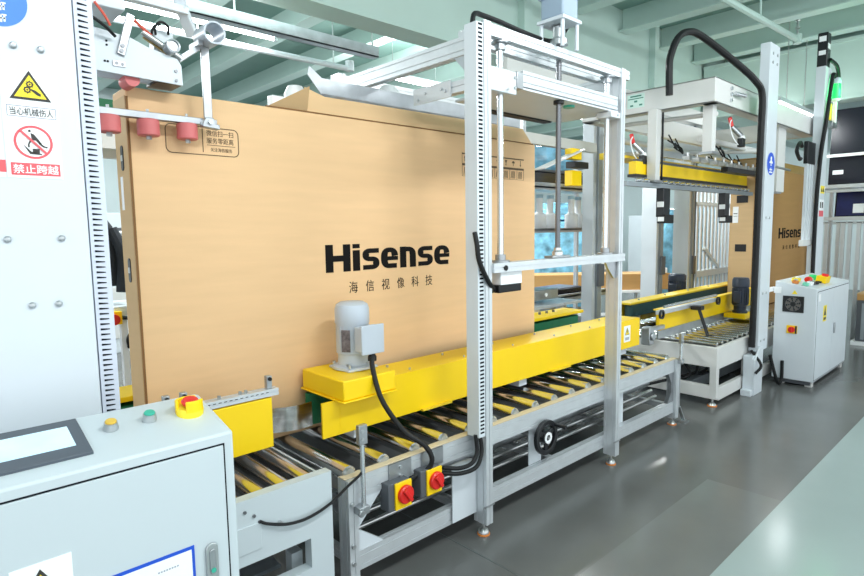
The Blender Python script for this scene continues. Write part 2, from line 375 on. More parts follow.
# ------------------------------------------------------------------ the big carton
def slot_handle(cx_z, x, y):
    m = MB(); n = 10; out = []
    for i in range(n+1): t = math.pi*i/n; out.append((y+.016*math.cos(t), cx_z+.036+.016*math.sin(t)))
    for i in range(n+1): t = math.pi+math.pi*i/n; out.append((y+.016*math.cos(t), cx_z-.036+.016*math.sin(t)))
    return m.prism(out, 'YZ', x-.004, x+.002)
CX0, CX1, CY0, CY1, CZ0, CZ1 = .743, 3.465, 2.6, 2.79, .583, 2.215
box1 = thing('television_carton', (2.1, 2.69, CZ0), 'huge tan television carton with large black lettering standing on the rollers in the foreground', 'carton', 'television cartons')
MB().box(CX0, CX1, CY0, CY1, CZ0, CZ1).build('carton_body', kraft, box1, .008)
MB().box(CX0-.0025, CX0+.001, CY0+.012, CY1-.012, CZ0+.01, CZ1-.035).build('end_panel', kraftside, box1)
MB().box(CX0-.002, CX0+.006, CY0-.0025, CY0+.004, CZ0+.02, CZ1-.04).build('corner_crease', kraftedge, box1)
for zc in (1.935, 1.463):
    slot_handle(zc, CX0-.002, 2.69).build('hand_slot', blackp, box1)
    MB().box(CX0-.008, CX0-.004, 2.68, 2.70, zc-.012, zc+.012).build('slot_clip', steel, box1)
MB().box(CX0-.004, CX0, 2.705, 2.735, 1.72, 1.86).build('shipping_label', signwhite, box1)
wordmark(box1, 1.661, 2.577, 1.398, 1.545, CY0)
for k, ch in enumerate('海信视像科技'): text(ch, ink, box1, 'character', (1.806+.1125*k, 1.862+.1125*k, 1.278, 1.341), at=CY0)
# rounded service panel, its code square left out
def rrect(x0, x1, z0, z1, q, n=5):
    P = []
    for (cx, cz, a) in ((x1-q, z1-q, 0), (x0+q, z1-q, 90), (x0+q, z0+q, 180), (x1-q, z0+q, 270)):
        for i in range(n+1): t = math.radians(a+90*i/n); P.append((cx+q*math.cos(t), cz+q*math.sin(t)))
    return P
def outline(mb, P, w, y0, y1):
    n = len(P); cx = sum(p[0] for p in P)/n; cz = sum(p[1] for p in P)/n
    for i in range(n):
        a, b = P[i], P[(i+1) % n]; d = Vector((b[0]-a[0], b[1]-a[1]))
        if d.length < 1e-6: continue
        nn = Vector((-d.y, d.x)).normalized()*w
        mb.prism([a, b, (b[0]+nn.x, b[1]+nn.y), (a[0]+nn.x, a[1]+nn.y)], 'XZ', y0, y1)
    return mb
m = outline(MB(), rrect(.887, 1.213, 1.962, 2.086, .025), .0035, CY0-.0015, CY0)
m.box(1.045, 1.048, CY0-.0015, CY0, 1.975, 2.078); m.box(1.065, 1.195, CY0-.0015, CY0, 2.007, 2.009)
m.build('service_panel_outline', inkbr, box1)
text('微信扫一扫', inkbr, box1, 'service_lettering', (1.064, 1.188, 2.048, 2.074), at=CY0)
text('服务零距离', inkbr, box1, 'service_lettering', (1.064, 1.188, 2.015, 2.041), at=CY0)
text('关注海信服务', inkbr, box1, 'service_lettering', (1.08, 1.18, 1.98, 1.997), at=CY0)
# handling symbols, upper right
X0, X1, ZT, ZB = 2.70, 3.33, 2.105, 1.955
m = MB(); y0, y1 = CY0-.0015, CY0
m.box(X0, X1, y0, y1, ZT-.012, ZT-.004); m.box(X0, X1, y0, y1, 2.022, 2.036); m.box(X0, X1, y0, y1, ZB, ZB+.002); m.box(X0, X0+.002, y0, y1, ZB, ZT)
m.box(X1-.002, X1, y0, y1, ZB, 2.03)
for i in range(8): m.box(X0+i*.079, X0+i*.079+.002, y0, y1, ZB, 2.024)
m.build('symbol_panel', inkbr, box1)
m = MB()
for i in range(8):
    cx = X0+.04+i*.079
    if i % 4 == 0:                                    # this way up
        for e in (-.013, .013): m.box(cx+e-.003, cx+e+.003, y0, y1, 2.05, 2.07); m.prism([(cx+e-.01, 2.07), (cx+e+.01, 2.07), (cx+e, 2.085)], 'XZ', y0, y1)
    elif i % 4 == 1:                                  # wine glass
        m.prism([(cx-.012, 2.085), (cx+.012, 2.085), (cx+.004, 2.067), (cx+.002, 2.067), (cx+.002, 2.052), (cx-.002, 2.052), (cx-.002, 2.067), (cx-.004, 2.067)], 'XZ', y0, y1); m.box(cx-.008, cx+.008, y0, y1, 2.05, 2.053)
    elif i % 4 == 2:                                  # umbrella
        m.prism([(cx+.015*math.cos(math.pi*k/8), 2.067+.015*math.sin(math.pi*k/8)) for k in range(9)], 'XZ', y0, y1); m.box(cx-.0015, cx+.0015, y0, y1, 2.048, 2.067)
    else: m.box(cx-.002, cx+.002, y0, y1, 2.05, 2.09); m.prism([(cx-.008, 2.06), (cx+.008, 2.06), (cx, 2.046)], 'XZ', y0, y1)
    for k in range(4): m.prism([(cx-.026+k*.013, 1.963), (cx-.022+k*.013, 1.963), (cx-.014+k*.01, 2.012), (cx-.018+k*.01, 2.012)], 'XZ', y0, y1)
m.build('handling_symbol', inkbr, box1)
# raised flap on top
fv = [(1.58, 2.61, 2.218), (1.61, 2.66, 2.352), (1.74, 2.68, 2.325), (3.42, 2.68, 2.335), (3.44, 2.61, 2.218)]
m = MB(); m.add(fv+[(x, y+.008, z) for x, y, z in fv], [(0, 1, 2, 3, 4), (9, 8, 7, 6, 5)]+[(i, (i+1) % 5, (i+1) % 5+5, i+5) for i in range(5)])
m.build('open_flap', kraft, box1)
fv = [(1.37, 2.612, 2.218), (1.56, 2.53, 2.325), (1.59, 2.612, 2.218)]
m = MB(); m.add(fv+[(x, y+.006, z) for x, y, z in fv], [(0, 1, 2), (5, 4, 3)]+[(i, (i+1) % 3, (i+1) % 3+3, i+3) for i in range(3)])
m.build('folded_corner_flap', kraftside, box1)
m = MB(); m.box(1.36, 3.44, 2.6, 2.612, 2.214, 2.220); m.build('flap_edge', kraftedge, box1)

#=COLUMN
# ------------------------------------------------------------------ tall white column with signs (left) and control console
col = thing('machine_column', (.2, 1.86, 0), 'tall white machine column covered with safety signs behind the control console', 'machine column')
MB().box(-.55, .398, 1.8, 1.92, .05, 2.9).build('panel', mat('column_paint', srgb(214, 221, 228), .4, var=.012), col, .004)
MB().box(-.5, .36, 1.81, 1.91, 0, .05).build('base_plate', dkgrey, col)
dz = .0146
m = MB(); m.box(.402, .447, 1.806, 1.86, .8, 2.86)
m.build('cable_duct', mat('duct_plastic', srgb(206, 212, 226), .45, var=.01), col)
m = MB()
for k in range(136): m.prism([(.411, .840+k*dz), (.434, .8405+k*dz), (.434, .8428+k*dz), (.411, .8456+k*dz)], 'XZ', 1.8045, 1.807)
m.build('duct_slots', dooredge, col)
for (bx, bz) in ((.262, 2.091), (.320, 2.091), (.216, 1.61), (.333, 1.61), (.256, 1.438), (.315, 1.437)):
    MB().lathe([(.0085, 0), (.0085, .004), (.005, .008), (.001, .009)], (bx, 1.8, bz), 12, 'Y').build('button_head_bolt', boltm, col)
MB().box(.228, .348, 1.7985, 1.8, 1.765, 2.045).build('sign_sheet', signwhite, col, label='white sheet with yellow gear triangle and red no-crossing ring')
Y = 1.7985
def tri(mb, cx, z0, z1, hw, ya, yb): return mb.prism([(cx-hw, z0), (cx+hw, z0), (cx, z1)], 'XZ', ya, yb)
tri(MB(), .2895, 1.961, 2.034, .0445, Y-.0012, Y).build('warning_triangle', signblk, col)
tri(MB(), .2895, 1.967, 2.023, .0345, Y-.002, Y-.0012).build('warning_triangle_field', signyel, col)
m = MB()
for (cx, cz, q) in ((.2895, 2.0, .0075), (.2835, 1.986, .0075)):
    annulus(m, cx, cz, q, q*.6, Y-.003, Y-.002, 16); m.cyl((cx, Y-.003, cz), (cx, Y-.002, cz), .002, n=8)
    for k in range(8): a = k*math.pi/4; m.bar((cx+q*math.cos(a), Y-.0025, cz+q*math.sin(a)), (cx+q*1.25*math.cos(a), Y-.0025, cz+q*1.25*math.sin(a)), .002, .001)
m.prism([(.291, 1.989), (.301, 1.986), (.312, 1.978), (.311, 1.972), (.303, 1.975), (.292, 1.985)], 'XZ', Y-.003, Y-.002)
m.build('gear_and_hand_symbol', signblk, col)
m = outline(MB(), [(.237, 1.918), (.342, 1.918), (.342, 1.945), (.237, 1.945)], .001, Y-.001, Y); m.build('caption_frame', mat('caption_line', srgb(110, 110, 140), .5), col)
text('当心机械伤人', signblk, col, 'caption', (.243, .336, 1.922, 1.941), at=Y)
m = annulus(MB(), .288, 1.856, .042, .0365, Y-.0012, Y); m.bar((.2605, Y-.0018, 1.884), (.3155, Y-.0018, 1.828), .0055, .001, (0, 1, 0)); m.build('prohibition_ring', signred, col)
m = MB(); m.cyl((.281, Y-.001, 1.884), (.281, Y, 1.884), .003, n=10)
m.prism([(.283, 1.879), (.290, 1.876), (.299, 1.864), (.306, 1.853), (.301, 1.852), (.293, 1.861), (.285, 1.861)], 'XZ', Y-.001, Y)
m.prism([(.301, 1.856), (.311, 1.848), (.318, 1.846), (.317, 1.843), (.308, 1.845), (.299, 1.853)], 'XZ', Y-.001, Y)
m.prism([(.279, 1.858), (.285, 1.862), (.279, 1.85), (.279, 1.843), (.2755, 1.843), (.2755, 1.85)], 'XZ', Y-.001, Y)
m.prism([(.266, 1.849), (.282, 1.832), (.304, 1.828), (.304, 1.825), (.279, 1.826)], 'XZ', Y-.001, Y); m.box(.285, .3, Y-.001, Y, 1.829, 1.84)
m.build('falling_figure_symbol', signblk, col)
MB().box(.236, .342, Y-.001, Y, 1.772, 1.803).build('red_caption_band', signred, col)
text('禁止跨越', signwhite, col, 'caption', (.240, .338, 1.776, 1.799), at=Y-.001, offset=.01)
# neighbouring sheet and round blue sign at the frame edge
MB().box(.10, .224, 1.7985, 1.8, 1.765, 2.045).build('sign_sheet', signwhite, col)
MB().box(.118, .226, Y-.001, Y, 1.778, 1.808).build('red_caption_band', signred, col)
MB().cyl((.235, 1.7985, 2.196), (.235, 1.8, 2.196), .064, n=40).build('round_sign', signblue, col, label='round blue mandatory sign with white lettering')
m = MB()
for k, zz in enumerate((2.205, 2.178, 2.15)):
    m.box(.236, .252, 1.7975, 1.7985, zz, zz+.004); m.box(.24, .244, 1.7975, 1.7985, zz-.008, zz+.012); m.box(.247, .251, 1.7975, 1.7985, zz-.006, zz+.009); m.box(.238, .254, 1.7975, 1.7985, zz+.009, zz+.012)
m.build('sign_lettering', signwhite, col)

con = thing('control_console', (.0, 1.48, 0), 'white control console with sloping top, touchscreen and door in the left foreground', 'control cabinet')
def topz(y): return 1.132+(y-1.35)*.055/.231
m = MB(); m.prism([(1.35, .02), (1.58, .02), (1.58, topz(1.565)-.004), (1.56, topz(1.56)), (1.35, 1.132)], 'YZ', -.62, .58)
m.build('cabinet_body', conwhite, con, .006)
MB().box(-.58, .54, 1.37, 1.56, 0, .022).build('plinth', dkgrey, con)
m = MB(); frame_rect(m, -.585, .556, .04, 1.108, .0035, 1.3485, 1.352); m.build('door_gap', dooredge, con)
dr = MB().box(-.581, .552, 1.346, 1.352, .0445, 1.1035).build('door', conwhite, con, .0015)
m = MB(); m.prism(rrect(.494, .523, .775, .872, .0144, 6), 'XZ', 1.339, 1.346); m.build('latch', boltm, dr, .002)
m = MB(); m.prism(rrect(.501, .516, .795, .858, .0074, 6), 'XZ', 1.336, 1.339); m.build('latch_lever', galv, dr, .001)
MB().cyl((.5085, 1.334, .806), (.5085, 1.3365, .806), .006).build('latch_button', grn, dr)
MB().box(.285, .469, 1.3445, 1.346, .66, .882).build('notice_sheet', deepblue, dr, label='blue bordered notice sheet')
MB().box(.293, .462, 1.3438, 1.3446, .668, .874).build('notice_paper', signwhite, dr)
m = MB()
for i in range(8): m.box(.385+i*.006, .389+i*.006, 1.3435, 1.344, .846, .8495)
for i, w in enumerate((.055, .09, .08, .1)): m.box(.35, .35+w, 1.3435, 1.344, .825-i*.012, .8275-i*.012)
m.build('notice_print', mat('faint_print', srgb(160, 165, 180), .5), dr)
MB().box(.116, .222, 1.3445, 1.346, .84, .966).build('warning_label', signwhite, dr)
tri(MB(), .166, .875, .953, .048, 1.3437, 1.3446).build('warning_triangle', signblk, dr)
tri(MB(), .166, .8805, .942, .0375, 1.343, 1.3438).build('warning_triangle_field', signyel, dr)
m = MB(); m.prism([(.168, .93), (.174, .93), (.169, .914), (.175, .914), (.162, .892), (.165, .908), (.16, .908)], 'XZ', 1.3425, 1.343); m.build('lightning_symbol', signblk, dr)
def on_top(mb, x, y, prof_, n=24):
    """a lathe standing square on the sloping top"""
    o = MB().lathe(prof_, (0, 0, 0), n); a = math.atan2(.055, .231)
    for v in o.v:
        yy = v[1]*math.cos(a)-v[2]*math.sin(a); zz = v[1]*math.sin(a)+v[2]*math.cos(a); mb.v.append((x+v[0], y+yy, topz(y)+zz))
    k = len(mb.v)-len(o.v); mb.f += [tuple(i+k for i in q) for q in o.f]; return mb
def slab(x0, x1, y0, y1, h0, h1):
    m = MB(); m.prism([(y0, topz(y0)+h0), (y1, topz(y1)+h0), (y1, topz(y1)+h1), (y0, topz(y0)+h1)], 'YZ', x0, x1); return m
ts = slab(-.02, .287, 1.397, 1.553, -.002, .007).build('touchscreen', greybez, con, .002)
slab(.005, .262, 1.435, 1.522, .007, .0078).build('screen', screenm, ts)
for (bx, by, cm, lb) in ((.343, 1.483, mat('amber_button', srgb(225, 185, 70), .3), 'amber push button'), (.429, 1.485, grn, 'green push button')):
    b_ = on_top(MB(), bx, by, [(.0165, 0), (.0165, .006), (.0145, .011), (.0145, .018), (.0125, .018)]).build('push_button', boltm, con, label=lb)
    on_top(MB(), bx, by, [(.0125, .012), (.0125, .021), (.011, .023), (.001, .0235)]).build('button_cap', cm, b_)
es = on_top(MB(), .524, 1.478, [(.033, 0), (.033, .012), (.029, .02), (.001, .021)]).build('emergency_stop', signyel, con, label='red emergency stop in a yellow guard')
on_top(MB(), .524, 1.478, [(.011, .012), (.011, .024), (.02, .026), (.022, .032), (.018, .038), (.001, .039)]).build('stop_button', red, es)
m = MB(); n = 14                                      # half-round yellow hood around the button
for (a0, a1) in ((235, 325), (40, 190)):
    P = []
    for k in range(n+1): t = math.radians(a0+(a1-a0)*k/n); P.append((.524+.034*math.cos(t), 1.478+.034*math.sin(t)))
    for k in range(n, -1, -1): t = math.radians(a0+(a1-a0)*k/n); P.append((.524+.027*math.cos(t), 1.478+.027*math.sin(t)))
    z = topz(1.478)
    m.prism(P, 'XY', z+.004, z+.036)
m.build('button_guard', yellow, es, .002)

#=TAPER
# ------------------------------------------------------------------ taping head over the left end of the carton
th = thing('taping_head', (.75, 2.6, 2.2), 'white carton taping head with red rollers pressing the left end of the big carton', 'taping machine')
# side plate with sloping top
m = MB(); m.prism([(.50, 2.235), (.932, 2.222), (.93, 2.30), (.915, 2.325), (.80, 2.352), (.74, 2.375), (.60, 2.39), (.50, 2.39)], 'XZ', 2.485, 2.497); m.build('side_plate', white, th, .002)
m = MB()
for (x, z) in ((.645, 2.27), (.655, 2.27), (.655, 2.33), (.655, 2.345)): m.cyl((x, 2.482, z), (x, 2.486, z), .004, n=10)
m.build('plate_hole', dooredge, th)
m = MB()
for (x, z) in ((.685, 2.268), (.705, 2.266), (.905, 2.275), (.905, 2.238)): m.cyl((x, 2.479, z), (x, 2.486, z), .006, n=12); 
m.build('plate_bolt', screwm, th)
MB().box(.672, .716, 2.480, 2.485, 2.257, 2.279).build('bolt_plate', galv, th)
m = MB(); m.bar((.70, 2.478, 2.30), (.745, 2.478, 2.46), .03, .008, (0, 1, 0)); m.build('link_arm', galv, th, .003)
m = MB()
for z in (2.315, 2.335): m.cyl((.703+(z-2.315)*.25, 2.47, z), (.703+(z-2.315)*.25, 2.478, z), .008, n=12)
m.build('link_bolt', screwm, th)
MB().box(.42, .715, 2.44, 2.62, 2.455, 2.62).build('top_box', white, th, .004)
MB().box(.42, .60, 2.44, 2.62, 2.37, 2.445).build('top_box_skirt', white, th, .004)
MB().box(.50, .93, 2.6, 2.612, 2.235, 2.37).build('inner_plate', white, th, .002)
m = MB(); m.cyl((.745, 2.505, 2.222), (.745, 2.595, 2.222), .027); m.build('pressing_roller', redroll, th)
m = MB(); m.box(.83, .93, 2.49, 2.62, 2.222, 2.235); m.build('blade_guard', blackp, th, .003)
m = MB(); m.cyl((.79, 2.5, 2.41), (.935, 2.5, 2.335), .012); m.build('tension_cylinder', steel, th)
m = MB(); m.bar((.8, 2.52, 2.40), (.89, 2.52, 2.352), .014, .014); m.build('tension_spring', mat('brass', srgb(200, 170, 100), .35, .6), th)
m = MB(); m.lathe([(.027, 0), (.027, .05), (.02, .052), (.02, .045), (.001, .045)], (.89, 2.50, 2.365), 20, 'Y'); m.build('cylinder_end', galv, th)
MB().box(.845, .925, 2.54, 2.6, 2.36, 2.445).build('valve_block', white, th, .005)
m = MB(); m.tube([(.85, 2.53, 2.42), (.84, 2.50, 2.44), (.86, 2.49, 2.46), (.89, 2.5, 2.45), (.90, 2.53, 2.43)], .005); m.tube([(.84, 2.53, 2.38), (.825, 2.5, 2.41), (.835, 2.49, 2.44), (.86, 2.5, 2.45)], .005); m.build('black_hose', black, th)
m = MB(); m.tube([(.61, 2.43, 2.46), (.64, 2.43, 2.42), (.66, 2.44, 2.39)], .005); m.tube([(.76, 2.49, 2.445), (.79, 2.49, 2.42), (.83, 2.5, 2.395)], .007); m.build('red_hose', mat('red_hose_pvc', srgb(215, 90, 70), .4), th)
m = MB(); m.tube([(.57, 2.43, 2.42), (.6, 2.42, 2.40), (.64, 2.43, 2.38), (.68, 2.46, 2.36)], .006); m.build('dark_hose', black, th)
# big tape tube held in front, with its hanging flat bar
m = MB(); m.cyl((1.04, 2.40, 2.435), (1.05, 2.54, 2.445), .045, hole=.038, n=28); m.build('tape_core_tube', motorgrey, th)
m = MB(); m.bar((.93, 2.52, 2.33), (1.02, 2.50, 2.40), .03, .02); m.build('tube_arm', galv, th)
m = MB(); m.bar((1.0, 2.45, 2.40), (1.0, 2.55, 2.40), .02, .02); m.build('tube_clamp', galv, th)
MB().box(1.015, 1.05, 2.488, 2.5, 2.08, 2.405).build('hanger_bar', galv, th, .002)
m = MB(); m.prism([(1.0, 2.065), (1.075, 2.058), (1.075, 2.078), (1.055, 2.082), (1.05, 2.105), (1.015, 2.105), (1.005, 2.085)], 'XZ', 2.475, 2.51); m.build('bar_bracket', galv, th, .003)
m = MB(); m.cyl((1.033, 2.465, 2.085), (1.033, 2.475, 2.085), .011, n=6); m.build('bracket_bolt', boltm, th)
MB().box(.40, 1.078, 2.51, 2.545, 2.078, 2.105).build('guide_bar', galv, th, .002)
for rx in (.655, .80, .955):
    o = MB().lathe([(.001, 0), (.038, 0), (.042, .004), (.042, .062), (.038, .066), (.001, .066)], (rx, 2.53, 2.012)).build('guide_roller', redroll, th)
    m = MB(); m.cyl((rx, 2.53, 1.998), (rx, 2.53, 2.012), .011, n=6); m.cyl((rx, 2.53, 2.105), (rx, 2.53, 2.118), .006, n=8); m.build('roller_bolt', boltm, o)
# overhead beams carrying the head
m = MB(); m.bar((.40, 2.70, 2.62), (1.05, 2.70, 2.60), .04, .035); m.build('carrier_beam', white, th, .004)
m = MB(); m.bar((1.0, 2.64, 2.80), (1.02, 2.70, 2.62), .05, .03); m.bar((1.02, 2.70, 2.62), (1.09, 2.76, 2.52), .05, .03); m.build('carrier_bracket', white, th, .004)

#=INFEED
# ------------------------------------------------------------------ white infeed roller conveyor under the taping head
inf = thing('infeed_conveyor', (.7, 2.4, 0), 'white sheet metal roller conveyor beside the control console with yellow side guide', 'conveyor')
m = MB()
YA = 1.95
m.box(-.2, 1.239, YA, YA+.012, .395, .645); m.box(-.2, 1.239, YA, YA+.012, .06, .27); m.box(-.2, .35, YA, YA+.012, .27, .395); m.box(1.135, 1.239, YA, YA+.012, .27, .395)
m.box(-.2, 1.239, YA+.012, YA+.045, .633, .645); m.box(1.135, 1.139, YA+.012, YA+.05, .27, .395); m.box(.35, 1.135, YA+.012, YA+.05, .266, .27)
m.box(1.229, 1.239, YA+.012, 3.0, .30, .61)
m.build('side_panel', conwhite, inf)
m = MB()
m.box(-.2, 1.239, 2.99, 3.0, .06, .62)
m.build('far_panel', conwhite, inf)
MB().box(-.2, .925, YA-.004, YA, .44, .545).build('cover_plate', conwhite, inf, .002)
m = MB()
for (x, z) in ((.865, .60), (.90, .575), (.92, .545)): m.cyl((x, YA-.006, z), (x, YA, z), .006, n=12)
m.build('plate_screw', screwm, inf)
m = MB(); m.cyl((1.0, YA-.012, .512), (1.0, YA, .512), .009, n=10); m.build('cable_clip', boltm, inf)
for x in (.05, .6, 1.1):
    for y in (2.05, 2.85): 
        if (x, y) != (.6, 2.05): MB().box(x, x+.05, y, y+.05, 0, .3).build('leg', conwhite, inf)
m = MB(); m.cyl((-.1, 2.2, .30), (1.2, 2.2, .30), .022); m.build('drive_shaft', steel, inf)
MB().box(.55, 1.1, 2.15, 2.6, .2, .215).build('drive_tray', aludark, inf)
ro = MB(); ro.cyl((1.183, 1.998, .592), (1.183, 2.585, .592), .034, n=24)
r0 = ro.build('roller', chrome, inf); r0['label'] = 'chrome conveyor roller'
e0 = MB().cyl((1.183, 1.990, .592), (1.183, 1.998, .592), .026, n=14).build('roller_bearing', boltm, r0)
for k in range(1, 12): dup(r0, (-.106*k, 0, 0), inf)
MB().box(-.15, 1.22, 2.0, 2.98, .50, .51).build('underpan', panm, inf)
m = MB(); m.box(-.1, 1.153, 2.265, 2.275, .685, .905); m.box(-.1, 1.153, 2.275, 2.33, .885, .905); m.box(1.143, 1.153, 2.275, 2.33, .70, .885); m.build('side_guide', yellow, inf, .003)
m = MB(); prof(m, 'X', -.1, 1.185, 2.285, .927, .045, .03); m.build('guide_rail', alu, inf)
m = MB()
for k in range(26): m.box(.55+k*.023, .562+k*.023, 2.2618, 2.2630, .929, .932)
m.build('rail_scale', dooredge, inf)
for x in (1.15, .79, .724):
    o = MB().box(x-.012, x+.012, 2.275, 2.30, .942, .998).build('rail_clamp', galv, inf, .002)
    MB().cyl((x, 2.265, .985), (x, 2.275, .985), .008, n=10).build('clamp_knob', black, o)
m = MB()
for x in (1.02, 1.045, .93, .84): m.cyl((x, 2.285, .942), (x, 2.285, .955), .007, n=6)
m.build('rail_bolt', boltm, inf)
m = MB(); n = 12; P = []                              # curved lead-in plate
for k in range(n+1):
    t = k/n; P.append((1.15+.30*t, 2.545-.07*math.sin(t*math.pi*.75)-.06*t))
P2 = [(x, y+.006) for x, y in P[::-1]]
m.prism(P+P2, 'XY', .665, .785); m.build('lead_in_plate', mat('brushed_steel', srgb(178, 178, 176), .22, 1., var=.2, scale=5, stretch=(3, 3, 14)), inf)
MB().box(-.1, 1.15, 2.53, 2.545, .632, .80).build('reflection_blocker', dkgrey, inf)  # added dark plate, keeps the tan carton out of the roller reflections
m = MB(); m.tube([(.92, YA-.005, .548), (.95, YA-.012, .53), (1.03, YA-.018, .502), (1.12, YA-.02, .497), (1.22, YA-.02, .52), (1.32, 1.96, .545), (1.40, 1.97, .575), (1.412, 1.985, .59)], .006)
m.build('sensor_cable', black, inf)

#=ROLLCONV
# ------------------------------------------------------------------ aluminium roller conveyor in the foreground
rc = thing('roller_conveyor', (2.95, 2.5, 0), 'long aluminium frame roller conveyor with handwheel and two red switches carrying the big carton', 'conveyor')
XA, XB, YN, YF = 1.345, 4.56, 2.035, 3.08
for y in (YN, YF):
    prof(MB(), 'X', XA+.05, XB, y, .495, .04, .10).build('top_rail', alu, rc)
    prof(MB(), 'X', XA+.05, XB, y, .155, .04, .09).build('bottom_rail', alu, rc)
    for x in (XA+.03, XB-.0):
        lg = prof(MB(), 'Z', .06, .545, x, y, .05, .08).build('leg', alu, rc)
        o = MB().lathe([(.03, 0), (.03, .008), (.016, .024), (.012, .03), (.008, .032), (.008, .075)], (x, y, .002)).build('levelling_foot', steel, lg)
        MB().lathe([(.036, 0), (.036, .006), (.03, .008)], (x, y, 0)).build('foot_pad', orange, lg)
MB().box(XA, XB+.02, YN-.022, YN+.022, .547, .552).build('top_strip', wood, rc, .001)
for x in (XA+.05, 2.1, 2.95, 3.8, XB-.02):
    prof(MB(), 'Y', YN+.02, YF-.02, x, .155, .04, .04).build('cross_member', alu, rc)
ro = MB(); ro.cyl((1.40, 2.062, .547), (1.40, 3.05, .547), .036, n=28); r0 = ro.build('roller', chrome, rc); r0['label'] = 'chrome conveyor roller'
MB().cyl((1.40, 2.050, .547), (1.40, 2.062, .547), .026, .031, n=16).build('roller_bearing', boltm, r0)
for k in range(1, 17): dup(r0, (.1935*k, 0, 0), rc)
MB().box(XA+.06, XB-.05, 2.07, 3.03, .43, .44).build('underpan', panm, rc)
m = MB()
for (x0, x1) in ((1.585, 1.72), (1.785, 1.93)): m.box(x0, x1, 2.008, 2.014, .46, .545)
m.build('switch_bracket', galv, rc)
m = MB()
for x in (1.652, 1.857):
    for z in (.48, .52): m.cyl((x, 2.0, z), (x, 2.008, z), .008, n=8)
m.build('bracket_bolt', boltm, rc)
s0 = MB().box(1.545, 1.672, 1.965, 2.03, .345, .475).build('isolator_switch', dkgrey, rc, .004, label='red rotary isolator on a yellow plate')
MB().box(1.578, 1.675, 1.9545, 1.966, .347, .473).build('switch_plate', yellow, s0, .003)
MB().lathe([(.043, 0), (.043, .014), (.038, .02), (.001, .02)], (1.632, 1.955, .413), 28, 'Y').build('switch_knob', red, s0)
m = MB(); m.bar((1.612, 1.928, .442), (1.652, 1.928, .384), .018, .014, (0, 1, 0)); m.build('knob_grip', red, s0, .003)
s1 = dup(s0, (.195, 0, .004), rc)
m = MB(); m.box(1.985, 2.16, 2.0, 2.006, .12, .40); m.box(1.985, 2.16, 2.006, 2.05, .40, .406); m.build('side_plate', white, rc)
m = MB(); m.box(2.69, 2.81, 2.058, 2.064, .20, .44); m.build('side_plate', white, rc)
m = MB(); m.box(3.62, 3.80, 2.058, 2.064, .20, .44); m.build('side_plate', white, rc)
for (a, b) in (((1.395, .44), (1.50, .335)), ((4.55, .44), (4.45, .335))): pass
m = MB(); m.prism([(1.40, .445), (1.55, .445), (1.40, .29)], 'XZ', 2.02, 2.05); m.prism([(1.40, .20), (1.55, .20), (1.40, .31)], 'XZ', 2.02, 2.05); m.build('corner_gusset', white, rc)
m = MB(); m.prism([(4.535, .445), (4.44, .445), (4.50, .36), (4.50, .28), (4.44, .20), (4.535, .20)], 'XZ', 2.02, 2.05); m.build('corner_gusset', galv, rc)
# drive tube and lines below
m = MB(); m.cyl((1.45, 2.25, .33), (4.5, 2.25, .33), .048, n=24); m.build('drive_tube', galv, rc)
m = MB(); m.cyl((1.45, 2.15, .225), (4.5, 2.15, .225), .012, n=12); m.cyl((1.45, 2.19, .265), (4.5, 2.19, .265), .014, n=12); m.build('adjusting_rod', steel, rc)
m = MB(); m.box(1.5, 4.45, 2.62, 2.90, .20, .34); m.build('cable_trunking', dkgrey, rc)
# handwheel
hw = annulus(MB(), 2.763, .375, .105, .078, 1.975, 2.0, 32)
hw.cyl((2.763, 1.972, .375), (2.763, 2.03, .375), .04, n=24)
for k in range(3):
    a = k*2*math.pi/3+.5; hw.bar((2.763+.03*math.cos(a), 1.988, .375+.03*math.sin(a)), (2.763+.085*math.cos(a), 1.988, .375+.085*math.sin(a)), .03, .012, (0, 1, 0))
h = hw.build('handwheel', blackp, rc, .003, label='black handwheel with crank handle')
annulus(MB(), 2.763, .375, .034, .018, 1.968, 1.973, 24).build('handwheel_dial', signwhite, h)
MB().cyl((2.763, 1.966, .375), (2.763, 1.973, .375), .009, n=10).build('handwheel_bolt', boltm, h)
m = MB(); m.cyl((2.842, 1.90, .435), (2.842, 1.98, .435), .013, .010, n=14); m.build('crank_handle', blackp, h)
MB().cyl((2.763, 2.03, .375), (2.763, 2.22, .36), .015, n=12).build('wheel_shaft', steel, rc)
# reflector posts
def refpost(x, y, zb, zt, par):
    o = MB().cyl((x, y, zb), (x, y, zt-.02), .011, n=14).build('sensor_post', rodsteel, par)
    MB().box(x-.022, x+.022, y-.012, y+.012, zt-.085, zt).build('sensor_block', galv, o, .002)
    m = MB()
    for z in (zt-.025, zt-.06): m.cyl((x-.005, y-.016, z), (x-.005, y-.012, z), .008, n=10)
    m.build('sensor_bolt', boltm, o)
    m = MB(); m.box(x-.035, x+.02, y-.02, y+.03, zb-.005, zb+.03); m.cyl((x-.03, y-.032, zb+.01), (x-.03, y-.02, zb+.01), .016, n=12); m.build('post_clamp', galv, o, .003)
    return o
refpost(1.412, 1.972, .40, .79, rc)
refpost(4.58, 1.985, .52, .76, rc)
m = MB(); m.cyl((4.60, 2.0, .14), (4.60, 2.0, .56), .008, n=10); m.bar((4.60, 2.0, .15), (4.67, 1.99, .02), .03, .008); m.box(4.64, 4.73, 1.965, 2.015, 0, .008); m.build('end_stay', galv, rc)
for (x, y) in ((1.365, 1.99),): 
    m = MB()
    for z in (.44, .25, .17, .10): m.cyl((x, y-.008, z), (x, y+.002, z), .010, n=8)
    m.build('leg_bolt', boltm, rc)
